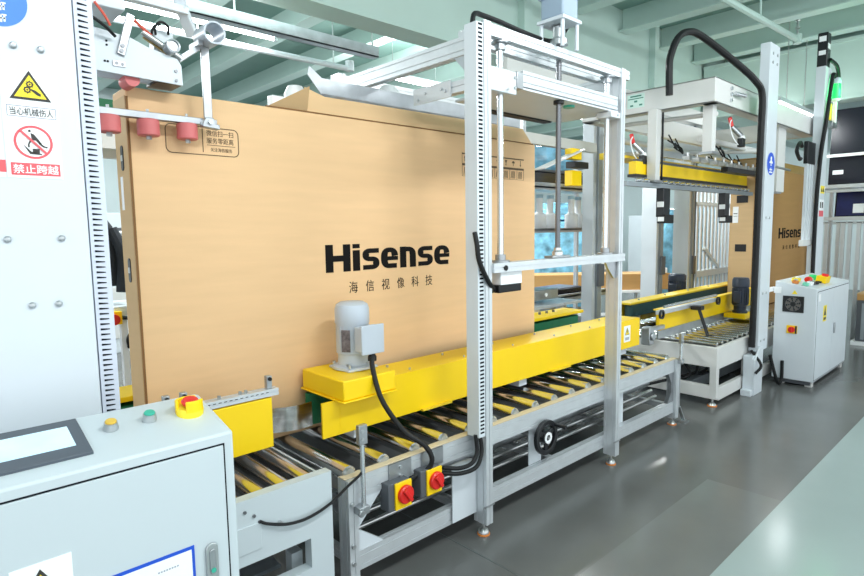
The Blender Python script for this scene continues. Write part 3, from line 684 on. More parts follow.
# motor cables running down to the switches
m = MB(); m.tube([(1.682, 2.24, 1.0), (1.662, 2.215, .952), (1.656, 2.14, .81), (1.722, 2.06, .661), (1.787, 1.99, .593), (1.814, 1.965, .527), (1.796, 1.975, .475), (1.74, 2.0, .45), (1.68, 2.02, .43)], .0125, 10); m.build('motor_cable', black, rc)
m = MB(); m.tube([(2.105, 1.95, .57), (2.105, 1.94, .482), (2.06, 1.935, .437), (1.976, 1.945, .433), (1.90, 1.98, .45)], .011, 10)
m.tube([(2.135, 1.95, .57), (2.135, 1.935, .482), (2.08, 1.92, .418), (1.976, 1.93, .412), (1.90, 1.98, .42)], .011, 10); m.build('power_cable', black, rc)
#=BELT
# ------------------------------------------------------------------ side belt drives on either side of the carton
bd = thing('belt_drive', (2.9, 2.4, .6), 'long yellow covered side belt drive with grey motor in front of the big carton', 'belt drive')
m = MB(); m.prism([(2.27, .647), (2.282, .647), (2.282, .86), (2.50, .86), (2.50, .872), (2.27, .872)], 'YZ', 1.50, 4.44); m.box(1.405, 1.50, 2.27, 2.282, .647, .818)
m.box(4.428, 4.44, 2.282, 2.5, .68, .86)
m.build('cover', yellow, bd, .0015)
m = MB(); m.prism([(1.470, .826), (1.470, .818), (1.795, .818), (1.795, .826)], 'XZ', 2.188, 2.575); m.build('lid_flange', yellow, bd, .003)
m = MB(); m.box(1.478, 1.79, 2.198, 2.565, .826, .922); m.build('motor_lid', yellow, bd, .006)
# green belt round its end pulleys, running along the carton
n = 14; P = []
for k in range(n+1): t = math.pi/2+math.pi*k/n; P.append((1.535+.06*math.cos(t), 2.535+.03*math.sin(t)))
for k in range(n+1): t = -math.pi/2+math.pi*k/n; P.append((4.36+.06*math.cos(t), 2.535+.03*math.sin(t)))
m = MB(); m.prism(P, 'XY', .64, .80); m.build('belt', green, bd)
m = MB()
for x in (1.6, 2.9, 4.2): m.box(x, x+.08, 2.30, 2.48, .595, .647)
m.build('mounting_bracket', white, bd)
m = MB()
for x in (1.93, 2.35, 2.8, 3.25, 3.7, 4.1): m.cyl((x, 2.44, .872), (x, 2.44, .884), .008, n=6); m.cyl((x+.05, 2.31, .872), (x+.05, 2.31, .882), .006, n=6)
m.build('cover_bolt', boltm, bd)
m = MB()
for x in (2.02, 3.2): m.box(x, x+.22, 2.25, 2.27, .645, .655)
m.build('cover_tab', yellow2, bd)
mo = MB().lathe([(.105, 0), (.105, .012), (.08, .02), (.075, .06), (.078, .075), (.084, .08), (.084, .225), (.087, .23), (.087, .30), (.08, .322), (.06, .334), (.001, .336)], (1.665, 2.40, .918), 36).build('motor', motorgrey, bd, label='light grey upright gear motor')
MB().box(1.575, 1.755, 2.31, 2.49, .912, .928).build('motor_flange', motorgrey, mo, .006)
mo.location = (mo.location.x+.014, mo.location.y, mo.location.z+.009)
m = MB()
for (x, y) in ((1.595, 2.33), (1.735, 2.33), (1.595, 2.47), (1.735, 2.47), (1.60, 2.36), (1.70, 2.325)): m.cyl((x, y, .928), (x, y, .948), .008, n=8)
m.build('flange_bolt', boltm, mo)
m = MB(); m.box(1.612, 1.735, 2.245, 2.31, 1.015, 1.14); m.build('junction_box', motorgrey, mo, .006)
m = MB(); m.box(1.605, 1.742, 2.238, 2.25, 1.005, 1.15); m.build('junction_lid', motorgrey, mo, .004)
m = MB(); m.box(1.63, 1.72, 2.30, 2.34, 1.03, 1.125); m.build('junction_neck', motorgrey, mo)
m = MB()
for k in range(12):
    a = math.radians(190+k*15); m.bar((1.665+.084*math.cos(a), 2.4+.084*math.sin(a), 1.005), (1.665+.084*math.cos(a), 2.4+.084*math.sin(a), 1.135), .004, .004)
m.build('cooling_rib', motorgrey, mo)
a = math.radians(212); c_ = (1.665+.0865*math.cos(a), 2.4+.0865*math.sin(a)); tn = (-math.sin(a)*.02, math.cos(a)*.02)
m = MB(); m.bar((c_[0], c_[1], 1.01), (c_[0], c_[1], 1.12), .045, .004, (math.cos(a), math.sin(a), 0)); m.build('nameplate', plate, mo)
m = MB(); m.lathe([(.022, 0), (.022, .02), (.016, .03), (.016, .05)], (1.682, 2.262, .968), 14); m.build('cable_gland', black, mo)
st = MB().box(4.185, 4.285, 2.2685, 2.27, .70, .83).build('warning_label', signwhite, bd)
tri(MB(), 4.235, .757, .817, .034, 2.2675, 2.2685).build('warning_triangle', signblk, st)
tri(MB(), 4.235, .761, .808, .026, 2.2668, 2.2675).build('warning_triangle_field', signyel, st)
m = MB(); m.box(4.205, 4.265, 2.2675, 2.2685, .715, .738); m.build('label_print', mat('pale_print', srgb(170, 178, 190), .5), st)
m = MB(); m.prism([(4.23, .80), (4.24, .80), (4.236, .785), (4.241, .785), (4.232, .766)], 'XZ', 2.266, 2.2668); m.build('symbol', signblk, st)

bf = thing('belt_drive', (2.5, 2.95, .6), 'yellow topped green belt guide on the far side of the big carton', 'belt drive')
m = MB(); m.box(.55, 4.50, 2.835, 3.05, .855, .880); m.box(.55, 4.50, 3.03, 3.05, .64, .855); m.build('cover', yellow, bf, .003)
n = 12; P = []
for k in range(n+1): t = math.pi/2+math.pi*k/n; P.append((.66+.06*math.cos(t), 2.90+.06*math.sin(t)))
for k in range(n+1): t = -math.pi/2+math.pi*k/n; P.append((4.40+.06*math.cos(t), 2.90+.06*math.sin(t)))
m = MB(); m.prism(P, 'XY', .67, .835); m.build('belt', green, bf)
m = MB()
for x in (.8, 2.5, 4.1): m.box(x, x+.08, 2.90, 3.02, .595, .64)
for x in (.8, 2.5, 4.1): m.box(x, x+.08, 3.0, 3.03, .60, .70)
m.build('mounting_bracket', white, bf)
m = MB()
for x in (3.6, 3.9, 4.0, 4.1, 4.2): m.cyl((x, 2.95, .88), (x, 2.95, .90), .012, n=8)
m.build('cover_bolt', screwm, bf)

#=PRESS
# ------------------------------------------------------------------ aluminium press gantry straddling the conveyor
pg = thing('press_gantry', (2.83, 2.5, 0), 'bright aluminium press gantry with guide rods and lead screw straddling the foreground conveyor', 'gantry')
XL, XR, YP, YB = 2.185, 3.487, 1.97, 3.2
for x in (XL, XR):
    for y in (YP, YB):
        p = prof(MB(), 'Z', .07, 2.615, x, y, .05, .09).build('post', alu, pg)
        MB().lathe([(.03, 0), (.03, .008), (.024, .022), (.012, .03), (.008, .032), (.008, .07)], (x, y, .006), 18).build('levelling_foot', steel, p)
        MB().lathe([(.034, 0), (.034, .007), (.03, .009)], (x, y, 0), 18).build('foot_pad', orange, p)
        if y == YP: MB().box(x-.05, x+.035, y-.049, y-.045, .17, .178).build('bracket_slip', galv, p)
for y, z in ((1.955, 2.585), (2.10, 2.585), (YB, 2.585)):
    prof(MB(), 'X', XL+.0, XR+.085, y, z, .045, .055).build('top_beam', alu, pg)
for x in (XL, XR):
    prof(MB(), 'Y', YP+.045, YB-.045, x, 2.527, .05, .09).build('side_beam', alu, pg)
m = MB()
for y in (YP+.045,): m.prism([(y, 2.50), (y+.14, 2.50), (y, 2.36)], 'YZ', XL-.02, XL+.02)
m.build('gusset_plate', galv, pg)
prof(MB(), 'X', XL+.025, XR+.03, 1.935, 1.418, .05, .048).build('lower_crossbeam', alu, pg)
MB().box(XL+.03, XR-.03, 1.96, 2.01, 1.394, 1.44).build('crossbeam_back', alu, pg)
m = MB(); m.prism([(3.33, 1.392), (3.455, 1.392), (3.455, 1.285), (3.43, 1.285), (3.36, 1.35)], 'XZ', 1.94, 1.955); m.build('corner_bracket', galv, pg)
for x in (2.335, 3.375):
    o = MB().cyl((x, 1.975, 1.44), (x, 1.975, 2.56), .0165, n=18).build('guide_rod', rodsteel, pg)
    MB().lathe([(.05, 0), (.05, .01), (.028, .012), (.028, .04)], (x, 1.975, 1.442), 18).build('rod_support', galv, o)
    MB().lathe([(.028, 0), (.028, .03), (.045, .032), (.045, .042)], (x, 1.975, 2.516), 18).build('rod_flange', galv, o)
sc = MB().cyl((2.85, 1.975, 1.46), (2.85, 1.975, 2.75), .0135, n=14).build('lead_screw', screwm, pg)
m = MB()
for k in range(84): z = 1.47+k*.0147; m.cyl((2.85, 1.975, z), (2.85, 1.975, z+.007), .0165, n=12)
m.build('screw_thread', screwm, sc)
MB().box(2.76, 2.94, 1.945, 2.005, 1.442, 1.456).build('screw_support', galv, sc, .003)
MB().lathe([(.032, 0), (.032, .02), (.022, .03), (.022, .045)], (2.85, 1.975, 1.456), 16).build('screw_bearing', rodsteel, sc)
MB().lathe([(.03, 0), (.03, .03)], (2.85, 1.975, 2.318), 16).build('screw_nut', black, sc)
# ram
ra = prof(MB(), 'X', 2.47, 3.43, 1.975, 2.392, .085, .08).build('ram_beam', alu, pg)
MB().box(2.42, 3.45, 1.94, 2.38, 2.338, 2.35).build('ram_plate', white, ra)
MB().box(2.60, 3.36, 2.385, 2.45, 2.33, 2.365).build('ram_pad', black, ra)
MB().box(2.22, 2.42, 1.935, 2.03, 2.30, 2.415).build('bearing_block', white, ra, .004)
MB().box(2.42, 2.47, 1.93, 2.02, 2.335, 2.42).build('bearing_plate', galv, ra, .003)
m = MB()
for z in (2.335, 2.385): m.cyl((2.405, 1.928, z), (2.405, 1.935, z), .008, n=10)
m.build('block_bolt', boltm, ra)
MB().box(3.34, 3.455, 1.925, 2.03, 2.30, 2.335).build('bearing_block', white, ra, .003)
m = MB()
for x in (2.34, 3.42): m.cyl((x, 1.921, 2.318), (x, 1.925, 2.318), .007, n=8)
m.build('block_bolt', boltm, ra)
m = MB(); m.lathe([(.034, -.012), (.034, 0)], (3.02, 2.02, 2.338), 16); m.build('ram_bolt_head', grn, ra)
prof(MB(), 'Y', 2.03, 2.45, 2.285, 2.37, .05, .06).build('ram_arm', alu, ra)
MB().box(2.253, 2.26, 2.25, 2.55, 2.325, 2.41).build('arm_plate', white, ra)
m = MB()
for (y, z) in ((2.29, 2.36), (2.32, 2.375), (2.45, 2.375), (2.51, 2.345)): m.cyl((2.247, y, z), (2.255, y, z), .008, n=8)
m.build('arm_bolt', boltm, ra)
# folding guide above the carton flap
gz = [(1.655, 2.43), (1.73, 2.345), (3.42, 2.345), (3.42, 2.425), (1.74, 2.425), (1.665, 2.475)]
m = MB(); m.prism(gz, 'XZ', 2.70, 2.706); m.box(1.74, 3.42, 2.706, 2.80, 2.342, 2.347); m.build('flap_guide', galv, ra)
m = MB(); m.lathe([(.075, 0), (.075, .03), (.065, .07), (.04, .1), (.001, .11)], (2.32, 2.86, 2.40), 24); m.lathe([(.06, 0), (.06, .06), (.04, .1), (.001, .105)], (1.67, 2.86, 2.30), 20); m.build('suction_dome', signwhite, ra)
MB().box(1.52, 1.60, 2.84, 2.9, 2.24, 2.335).build('flap_block', signwhite, ra, .01)
# lift motor over the top frame
mt = MB().box(2.76, 2.94, 1.885, 2.065, 2.752, 2.772).build('motor_plate', white, pg, .003)
m = MB()
for (x, y) in ((2.78, 1.905), (2.92, 1.905), (2.78, 2.045), (2.92, 2.045)): m.cyl((x, y, 2.61), (x, y, 2.752), .011, n=12)
m.build('standoff', white, mt)
m = MB(); m.lathe([(.05, 0), (.05, .03), (.035, .04), (.035, .1)], (2.85, 1.975, 2.64), 18); m.build('coupling', boltm, mt)
mg = mat('gearbox_blue_grey', srgb(150, 168, 186), .4)
MB().box(2.775, 2.925, 1.90, 2.05, 2.772, 2.89).build('gearbox', mg, mt, .012)
m = MB(); m.box(2.765, 2.935, 1.89, 2.06, 2.885, 2.91); m.build('gearbox_flange', mg, mt, .004)
m = MB(); m.lathe([(.078, 0), (.078, .2), (.06, .23), (.001, .235)], (2.85, 1.975, 2.91), 24); m.build('motor_body', dkgrey, mt)
# slotted cable duct on the near left post
m = MB(); m.box(2.108, 2.158, 1.928, 2.01, .555, 2.60); m.build('cable_duct', white, pg, .002)
m = MB()
for k in range(100): z = .575+k*.0203; m.box(2.120, 2.148, 1.9265, 1.929, z, z+.009)
m.build('duct_slots', dooredge, pg)
# sensor box under the crossbeam and cables
sb = MB().box(2.285, 2.46, 1.93, 2.0, 1.325, 1.394).build('sensor_box', signwhite, pg, .004, label='white and black sensor box under the crossbeam')
m = MB(); m.box(2.27, 2.455, 1.93, 2.0, 1.285, 1.325); m.cyl((2.27, 1.965, 1.305), (2.24, 1.965, 1.300), .018, n=12); m.build('sensor_base', black, sb, .004)
MB().cyl((2.30, 1.905, 1.415), (2.30, 1.912, 1.415), .014, n=14).build('beam_end_cap', black, pg)
m = MB(); m.tube([(2.10, 1.94, 1.60), (2.094, 1.92, 1.539), (2.102, 1.915, 1.465), (2.14, 1.91, 1.389), (2.19, 1.92, 1.338), (2.25, 1.955, 1.31)], .0125, 10); m.build('sensor_cable', black, pg)
m = MB(); m.tube([(2.129, 1.975, 2.58), (2.15, 1.985, 2.645), (2.2, 2.01, 2.675), (2.263, 2.03, 2.686), (2.414, 2.04, 2.689), (2.623, 2.04, 2.678), (2.849, 2.05, 2.685), (2.967, 2.05, 2.73), (2.993, 2.0, 2.808), (2.977, 1.97, 2.89), (2.95, 1.96, 2.99)], .0125, 10); m.build('motor_cable', black, pg)

#=LIFT
# ------------------------------------------------------------------ second machine: lifting gantry
lg = thing('lifting_gantry', (7, 2.7, 0), 'large pale grey lifting machine with yellow beam and looping energy chain behind the press gantry', 'gantry')
p2 = MB().box(5.985, 6.25, 1.86, 1.945, .40, 3.27).build('column', white, lg, .005)
MB().cyl((6.125, 1.8585, 2.185), (6.125, 1.86, 2.185), .105, n=32).build('round_sign', deepblue, p2, label='blue round sign with a white pictogram')
m = MB(); m.lathe([(.018, -.0), (.018, .0012)], (6.125, 1.8585, 2.235), 14, 'Y'); m.prism([(6.08, 2.19), (6.17, 2.19), (6.17, 2.2), (6.14, 2.215), (6.14, 2.225), (6.11, 2.225), (6.11, 2.215), (6.08, 2.2)], 'XZ', 1.857, 1.8585)
m.box(6.115, 6.135, 1.857, 1.8585, 2.165, 2.19); m.box(6.08, 6.17, 1.857, 1.8585, 2.10, 2.112); m.box(6.09, 6.16, 1.857, 1.8585, 2.125, 2.137); m.box(6.12, 6.13, 1.857, 1.8585, 2.10, 2.15); m.build('sign_pictogram', signwhite, p2)
m = MB()
for z in (1.68, .96, .5): m.cyl((6.05, 1.855, z), (6.05, 1.86, z), .012, n=8); m.cyl((6.15, 1.855, z), (6.15, 1.86, z), .012, n=8)
for z in (3.18, 3.10): m.cyl((6.06, 1.855, z), (6.06, 1.86, z), .014, n=8); m.cyl((6.18, 1.855, z), (6.18, 1.86, z), .014, n=8)
m.build('column_bolt', boltm, p2)
m = MB(); m.prism([(5.86, .0), (6.08, .0), (6.08, .44), (6.0, .46), (5.86, .34)], 'XZ', 1.84, 1.858); m.box(5.86, 6.10, 1.858, 1.945, 0, .38); m.box(5.80, 6.0, 1.85, 1.94, 0, .06); m.build('column_shoe', white, lg, .004)
m = MB(); m.tube([(6.28, 1.84, .33), (6.33, 1.80, .12), (6.40, 1.79, .03), (6.46, 1.78, .06), (6.46, 1.78, .25)], .016, 8); m.tube([(5.93, 1.90, .42), (5.9, 1.8, .3), (5.85, 1.83, .22)], .013, 8); m.build('floor_cable', black, lg)
p3 = MB().box(8.0, 8.24, 1.90, 2.0, 0, 3.42).build('column', white, lg, .005)
for (x0, x1, z0, z1, mm, nm) in ((8.04, 8.2, 1.97, 2.06, signyel, 'warning_label'), (8.02, 8.2, 1.70, 1.77, signred, 'red_label'), (8.02, 8.2, 1.77, 1.90, signwhite, 'label_sheet')):
    MB().box(x0, x1, 1.8985, 1.90, z0, z1).build(nm, mm, p3)
m = MB()
for x in (8.055, 8.13): m.prism([(x, 1.99), (x+.055, 1.99), (x+.0275, 2.045)], 'XZ', 1.897, 1.8985)
m.box(8.04, 8.08, 1.897, 1.8985, 1.80, 1.87); m.box(8.12, 8.17, 1.897, 1.8985, 1.80, 1.87)
m.build('label_symbol', signblk, p3)
sv = MB().box(8.02, 8.16, 1.90, 2.0, 3.42, 3.80).build('servo_motor', blackp, lg, .006)
m = MB(); m.box(8.04, 8.14, 1.8985, 1.90, 3.62, 3.68); m.box(8.0185, 8.02, 1.915, 1.985, 3.70, 3.76); m.box(8.0185, 8.02, 1.915, 1.985, 3.55, 3.60); m.build('motor_label', signwhite, sv)
m = MB(); m.tube([(8.1, 1.89, 3.5), (8.3, 1.86, 3.45), (8.4, 1.86, 3.3), (8.35, 1.87, 3.25), (8.2, 1.87, 3.35), (8.1, 1.87, 3.1), (8.0, 1.87, 2.8), (7.97, 1.9, 2.4), (7.97, 1.92, 1.8), (7.97, 1.92, 1.0), (7.97, 1.92, .4)], .022, 8); m.build('servo_cable', black, p3)
# rear columns with rails
for (x, y, wx, wy) in ((5.72, 3.5, .2, .14), (7.62, 3.68, .2, .22), (7.98, 3.40, .16, .22)):
    c = MB().box(x, x+wx, y, y+wy, 0, 3.1).build('rear_column', white, lg, .005)
    m = MB(); m.box(x+.06, x+wx-.06, y-.03, y, .3, 3.0); m.build('linear_rail', aludark, c)
    MB().box(x+.04, x+wx-.04, y-.06, y-.03, .95, 1.2).build('rail_carriage', dkgrey, c, .004)
for (x, y, z0, z1) in ((4.62, 3.05, 2.0, 2.14), (4.62, 3.05, 2.24, 2.34)): MB().box(x, x+.16, y, y+.08, z0, z1).build('yellow_end_block', yellow, lg, .004)
m = MB(); m.bar((4.2, 3.1, 2.13), (4.75, 3.05, 2.33), .12, .012); m.build('guide_wing', cream, lg)
m = MB(); m.box(4.62, 4.85, 3.02, 3.12, 2.16, 2.22); m.build('wing_clamp', blackp, lg, .004)
m = MB(); m.box(3.9, 5.7, 3.45, 3.52, 2.42, 2.52); m.build('tie_bar', cream, lg)
# lifting frame
LX0, LX1, LY0, LY1, LZ0, LZ1 = 5.2, 8.25, 2.03, 3.32, 2.66, 2.87
m = MB(); m.box(LX0, LX0+.012, LY0, LY1, LZ0, LZ1); m.box(LX0, LX0+.12, LY0, LY1, LZ1-.012, LZ1); m.box(LX0, LX0+.12, LY0, LY1, LZ0, LZ0+.012); fr = m.build('end_beam', cream, lg, .003)
m = MB(); m.box(LX0+.012, LX1, LY0, LY0+.012, LZ0, LZ1); m.box(LX0+.012, LX1, LY0, LY0+.12, LZ1-.012, LZ1); m.box(LX0+.012, LX1, LY0, LY0+.12, LZ0, LZ0+.012); m.build('long_beam', cream, lg, .003)
m = MB(); m.box(LX0+.012, LX1, LY1-.1, LY1, LZ0, LZ1); m.build('long_beam', cream, lg, .003)
m = MB(); m.box(LX1-.1, LX1, LY0+.12, LY1-.1, LZ0, LZ1); m.build('end_beam', cream, lg, .003)
m = MB(); m.box(4.0, 8.4, 3.30, 3.42, 2.95, 3.12); m.build('top_tie_beam', cream, lg, .004)
lb = MB().box(5.1985, 5.2, 2.66, 2.83, 2.72, 2.845).build('maker_plate', mat('pale_green_label', srgb(205, 232, 224), .4), fr)
m = MB(); m.box(5.197, 5.1985, 2.67, 2.82, 2.80, 2.808); m.box(5.197, 5.1985, 2.69, 2.80, 2.82, 2.832); m.box(5.197, 5.1985, 2.73, 2.76, 2.77, 2.787); m.box(5.197, 5.1985, 2.68, 2.71, 2.735, 2.75); m.box(5.197, 5.1985, 2.77, 2.80, 2.735, 2.75); m.build('plate_print', mat('teal_print', srgb(60, 130, 115), .5), lb)
m = MB()
for z in (2.72, 2.77, 2.82): m.cyl((5.55, 2.015, z), (5.55, 2.03, z), .016, n=10)
m.cyl((5.6, 2.01, 2.78), (5.78, 1.99, 2.78), .018, n=12)
m.build('beam_bolt', rodsteel, lg)
m = MB(); m.cyl((5.12, 3.12, 2.79), (5.2, 3.12, 2.79), .03, n=14); m.cyl((5.08, 3.12, 2.79), (5.12, 3.12, 2.79), .018, n=10); m.cyl((5.1, 2.93, 2.78), (5.2, 2.93, 2.78), .025, n=12); m.build('air_fitting', blackp, lg)
# hanging posts and press bars
for (x, y, z) in ((5.105, 2.49, 2.03), (5.32, 2.09, 2.26), (7.1, 2.09, 1.97), (6.3, 3.1, 2.2)):
    h = MB().box(x, x+(.25 if x > 7 else .085), y, y+.085, z, LZ0).build('hanging_post', cream, lg, .003)
    m = MB(); m.prism([(x+.07, 2.66), (x+.15, 2.66), (x+.07, 2.45)], 'XZ', y+.03, y+.05); m.build('post_gusset', cream, h)
    MB().box(x-.03, x+.1, y-.02, y+.1, z-.02, z).build('post_plate', galv, h)
m = MB(); m.box(4.93, 7.68, 2.585, 2.66, 2.085, 2.20); m.build('press_beam', yellow, lg, .004, label='yellow press beam')
m = MB(); m.box(5.0, 7.66, 2.59, 2.655, 2.20, 2.225); m.build('beam_cap', dkgrey, lg)
MB().box(4.92, 7.67, 2.575, 2.665, 2.06, 2.085).build('beam_underside', blackp, lg)
pr_ = prof(MB(), 'X', 4.62, 7.66, 2.53, 1.985, .05, .04).build('roller_rail', aludark, lg)
rr = MB().cyl((4.9, 2.51, 2.025), (4.9, 2.57, 2.025), .016, n=12).build('press_roller', rodsteel, lg)
for k in range(1, 22): dup(rr, (.125*k, 0, 0), lg)
for x in (5.32, 6.78):
    b = MB().box(x-.09, x+.05, 2.47, 2.54, 1.70, 1.965).build('sensor_bracket', blackp, lg, .004)
    MB().box(x-.11, x+.07, 2.44, 2.52, 1.64, 1.72).build('sensor_head', black, b, .004)
    MB().box(x-.113, x-.109, 2.45, 2.51, 1.66, 1.70).build('sensor_label', signwhite, b)
    MB().box(x-.11, x-.10, 2.46, 2.52, 1.79, 1.84).build('connector', signwhite, b)
# tubes and cylinders inside the lifting frame
m = MB(); m.cyl((5.45, 3.2, 2.63), (5.45, 2.1, 2.60), .02, n=12); m.cyl((5.6, 2.3, 2.42), (8.0, 2.3, 2.42), .03, n=14); m.cyl((5.2, 2.9, 2.44), (8.0, 2.9, 2.44), .03, n=14); m.cyl((5.5, 3.25, 2.36), (6.9, 2.15, 2.40), .025, n=12); m.build('cross_tube', cream, lg)
m = MB(); m.box(5.2, 8.0, 2.98, 3.04, 2.48, 2.56); m.box(5.2, 8.0, 2.68, 2.73, 2.30, 2.36); m.build('inner_rail', alu, lg)
m = MB(); m.box(5.05, 7.9, 2.75, 2.9, 2.25, 2.275); m.box(5.2, 7.9, 3.05, 3.12, 2.28, 2.34); m.build('yellow_inner_rail', yellow2, lg)
for (x, y, z) in ((5.05, 2.68, 2.37), (5.85, 2.12, 2.53)):
    c = MB().cyl((x, y, z), (x+.05, y-.07, z-.09), .024, n=14).build('air_cylinder', galv, lg)
    m = MB(); m.bar((x, y, z), (x-.01, y+.02, z+.09), .035, .035); m.build('valve', red, c, .008)
    MB().cyl((x+.05, y-.07, z-.09), (x+.055, y-.08, z-.12), .026, n=12).build('cylinder_end', signwhite, c)
    MB().box(x+.0, x+.07, y-.10, y-.05, z-.19, z-.11).build('cylinder_foot', blackp, c, .005)
    m = MB(); m.tube([(x-.01, y, z+.07), (x-.05, y, z+.01), (x-.05, y-.03, z-.10), (x, y-.06, z-.17)], .005); m.build('air_hose', signwhite, c)
m = MB()
rnd = random.Random(3)
for k in range(9):
    x = 5.3+k*.28; y = 2.35+.5*rnd.random(); z = 2.45
    m.tube([(x, y, z), (x+.06, y-.05, z-.1-.06*rnd.random()), (x+.14, y, z-.08), (x+.2, y+.1, z-.02)], .007)
m.build('air_line', black, lg)
m = MB()
for k in range(10): x = 5.6+k*.22; m.box(x, x+.05, 2.40, 2.47, 2.235, 2.275); m.cyl((x+.025, 2.43, 2.275), (x+.025, 2.43, 2.31), .012, n=8)
m.build('valve_fitting', steel, lg)
m = MB(); m.box(6.55, 7.75, 2.40, 2.47, 2.18, 2.232); m.build('valve_rail', blackp, lg)
m = MB(); m.tube([(5.20, 2.48, 2.64), (5.205, 2.48, 2.3), (5.2, 2.48, 2.1), (5.25, 2.50, 2.02)], .01); m.build('post_cable', black, lg)
# energy chain: down the column, loop over to the lifting frame
MB().tube([(5.945, 1.90, .45), (5.945, 1.90, 1.4), (5.945, 1.90, 2.4), (5.945, 1.90, 2.78), (5.86, 1.93, 2.909), (5.672, 2.05, 3.073), (5.332, 2.2, 3.255), (5.16, 2.25, 3.275), (5.02, 2.28, 3.20), (4.93, 2.3, 3.03), (4.919, 2.3, 2.90), (4.93, 2.3, 2.72)], .03, 10).build('energy_chain', black, lg)
m = MB(); m.box(6.38, 6.40, 1.80, 1.86, .94, 1.0); m.box(6.25, 6.50, 1.865, 1.90, .955, .99); m.build('cabinet_arm', signwhite, lg)
m = MB(); m.cyl((6.25, 1.90, 2.18), (6.85, 1.90, 2.17), .012, n=10); m.lathe([(.03, 0), (.03, .05)], (6.3, 1.90, 2.16), 12); m.build('photo_sensor_rod', galv, lg)
# unit of vertical slats hanging at the right column
hs = MB().box(7.66, 7.985, 1.955, 2.0, 1.36, 1.43).build('slat_carrier', cream, lg, .003)
m = MB()
for k in range(3): m.box(7.70+.1*k, 7.75+.1*k, 1.96, 1.99, 1.43, 2.3)
m.build('slat', white, hs)
m = MB(); m.box(7.68, 7.98, 1.955, 2.0, 2.3, 2.55); m.build('slat_motor', blackp, hs, .006)
m = MB(); m.tube([(7.72, 2.03, 2.5), (7.5, 1.99, 2.52), (7.35, 1.98, 2.42), (7.5, 1.99, 2.34), (7.7, 2.03, 2.36)], .02); m.build('slat_hose', black, hs)

sl = thing('stack_light', (8.30, 1.86, 2.78), 'glowing green signal tower lamp at the top of the right column', 'signal light')
MB().cyl((8.30, 1.86, 2.78), (8.30, 1.86, 3.06), .022, n=14).build('stem', signwhite, sl)
MB().box(8.14, 8.34, 1.84, 1.90, 2.74, 2.80).build('mount', galv, sl, .004)
MB().lathe([(.035, 0), (.05, .02), (.05, .03)], (8.30, 1.86, 3.05), 18).build('base', signwhite, sl)
MB().lathe([(.05, 0), (.05, .17)], (8.30, 1.86, 3.08), 20).build('green_lens', greenlamp, sl)
MB().lathe([(.05, 0), (.05, .05), (.04, .07), (.001, .075)], (8.30, 1.86, 3.25), 20).build('cap', motorgrey, sl)
m = MB(); m.box(8.14, 8.26, 1.88, 1.9, 2.83, 3.02); m.build('yellow_tag', yellow, sl)
ld = bpy.data.lights.new('green_signal', 'POINT'); ld.energy = 4; ld.color = (.1, 1, .3); ld.shadow_soft_size = .06
lo = bpy.data.objects.new('green_signal', ld); COL.objects.link(lo); lo.parent = sl; lo.location = (0, -.13, .38)
#=CONV2
# ------------------------------------------------------------------ second conveyor (white frame)
c2 = thing('transfer_conveyor', (7.8, 2.6, 0), 'white box frame conveyor with thin steel rollers leading to the second carton', 'conveyor')
X0, X1, YA, YB2 = 5.25, 9.75, 1.955, 3.15
m = MB()
m.box(X0, X0+.06, YA, YA+.06, .07, .36); m.box(X0, X0+.06, YB2-.06, YB2, .07, .36); m.box(X0, X0+.05, YA, YB2, .355, .535); m.box(X0, X0+.05, YA+.06, YB2-.06, .07, .185)
m.build('end_frame', cream, c2, .003)
m = MB(); m.box(X0+.05, X1, YA, YA+.04, .34, .535); m.box(X0+.06, X1, YA, YA+.04, .05, .165)
for x in (5.96, 7.0, 8.0, 9.0, 9.66): m.box(x, x+.08, YA, YA+.04, .165, .34)
m.build('side_frame', cream, c2, .003)
m = MB(); m.box(X0+.05, X1, YB2-.04, YB2, .34, .535); m.box(X0+.06, X1, YB2-.04, YB2, .05, .165); m.build('side_frame', cream, c2, .003)
for (x, y) in ((X0+.03, YA+.04), (X0+.03, YB2-.04), (7.04, YA+.03), (9.04, YA+.03)):
    o = MB().lathe([(.035, .008), (.03, .02), (.014, .034), (.01, .036), (.01, .08)], (x-.0, y, 0), 18).build('levelling_foot', steel, c2)
    MB().lathe([(.042, 0), (.042, .008), (.036, .01)], (x, y, 0), 18).build('foot_pad', orange, o)
ro = MB().cyl((5.36, 2.0, .546), (5.36, 3.1, .546), .024, n=16).build('roller', chrome, c2)
for k in range(1, 35): dup(ro, (.123*k, 0, 0), c2)
MB().box(X0+.06, X1-.05, 2.0, 3.1, .40, .41).build('underpan', panm, c2)
MB().box(5.5, 7.6, 2.3, 2.8, .02, .12).build('floor_tray', aludark, c2)
m = MB(); m.tube([(5.45, 2.2, .36), (5.47, 2.22, .25), (5.44, 2.3, .2), (5.0, 2.5, .15), (4.7, 2.6, .12)], .014, 8); m.tube([(5.7, 2.2, .36), (5.68, 2.2, .25), (5.74, 2.3, .16), (6.0, 2.3, .13)], .014, 8); m.tube([(5.36, 2.3, .36), (5.4, 2.25, .22), (5.34, 2.4, .13)], .014, 8); m.build('hanging_cable', black, c2)
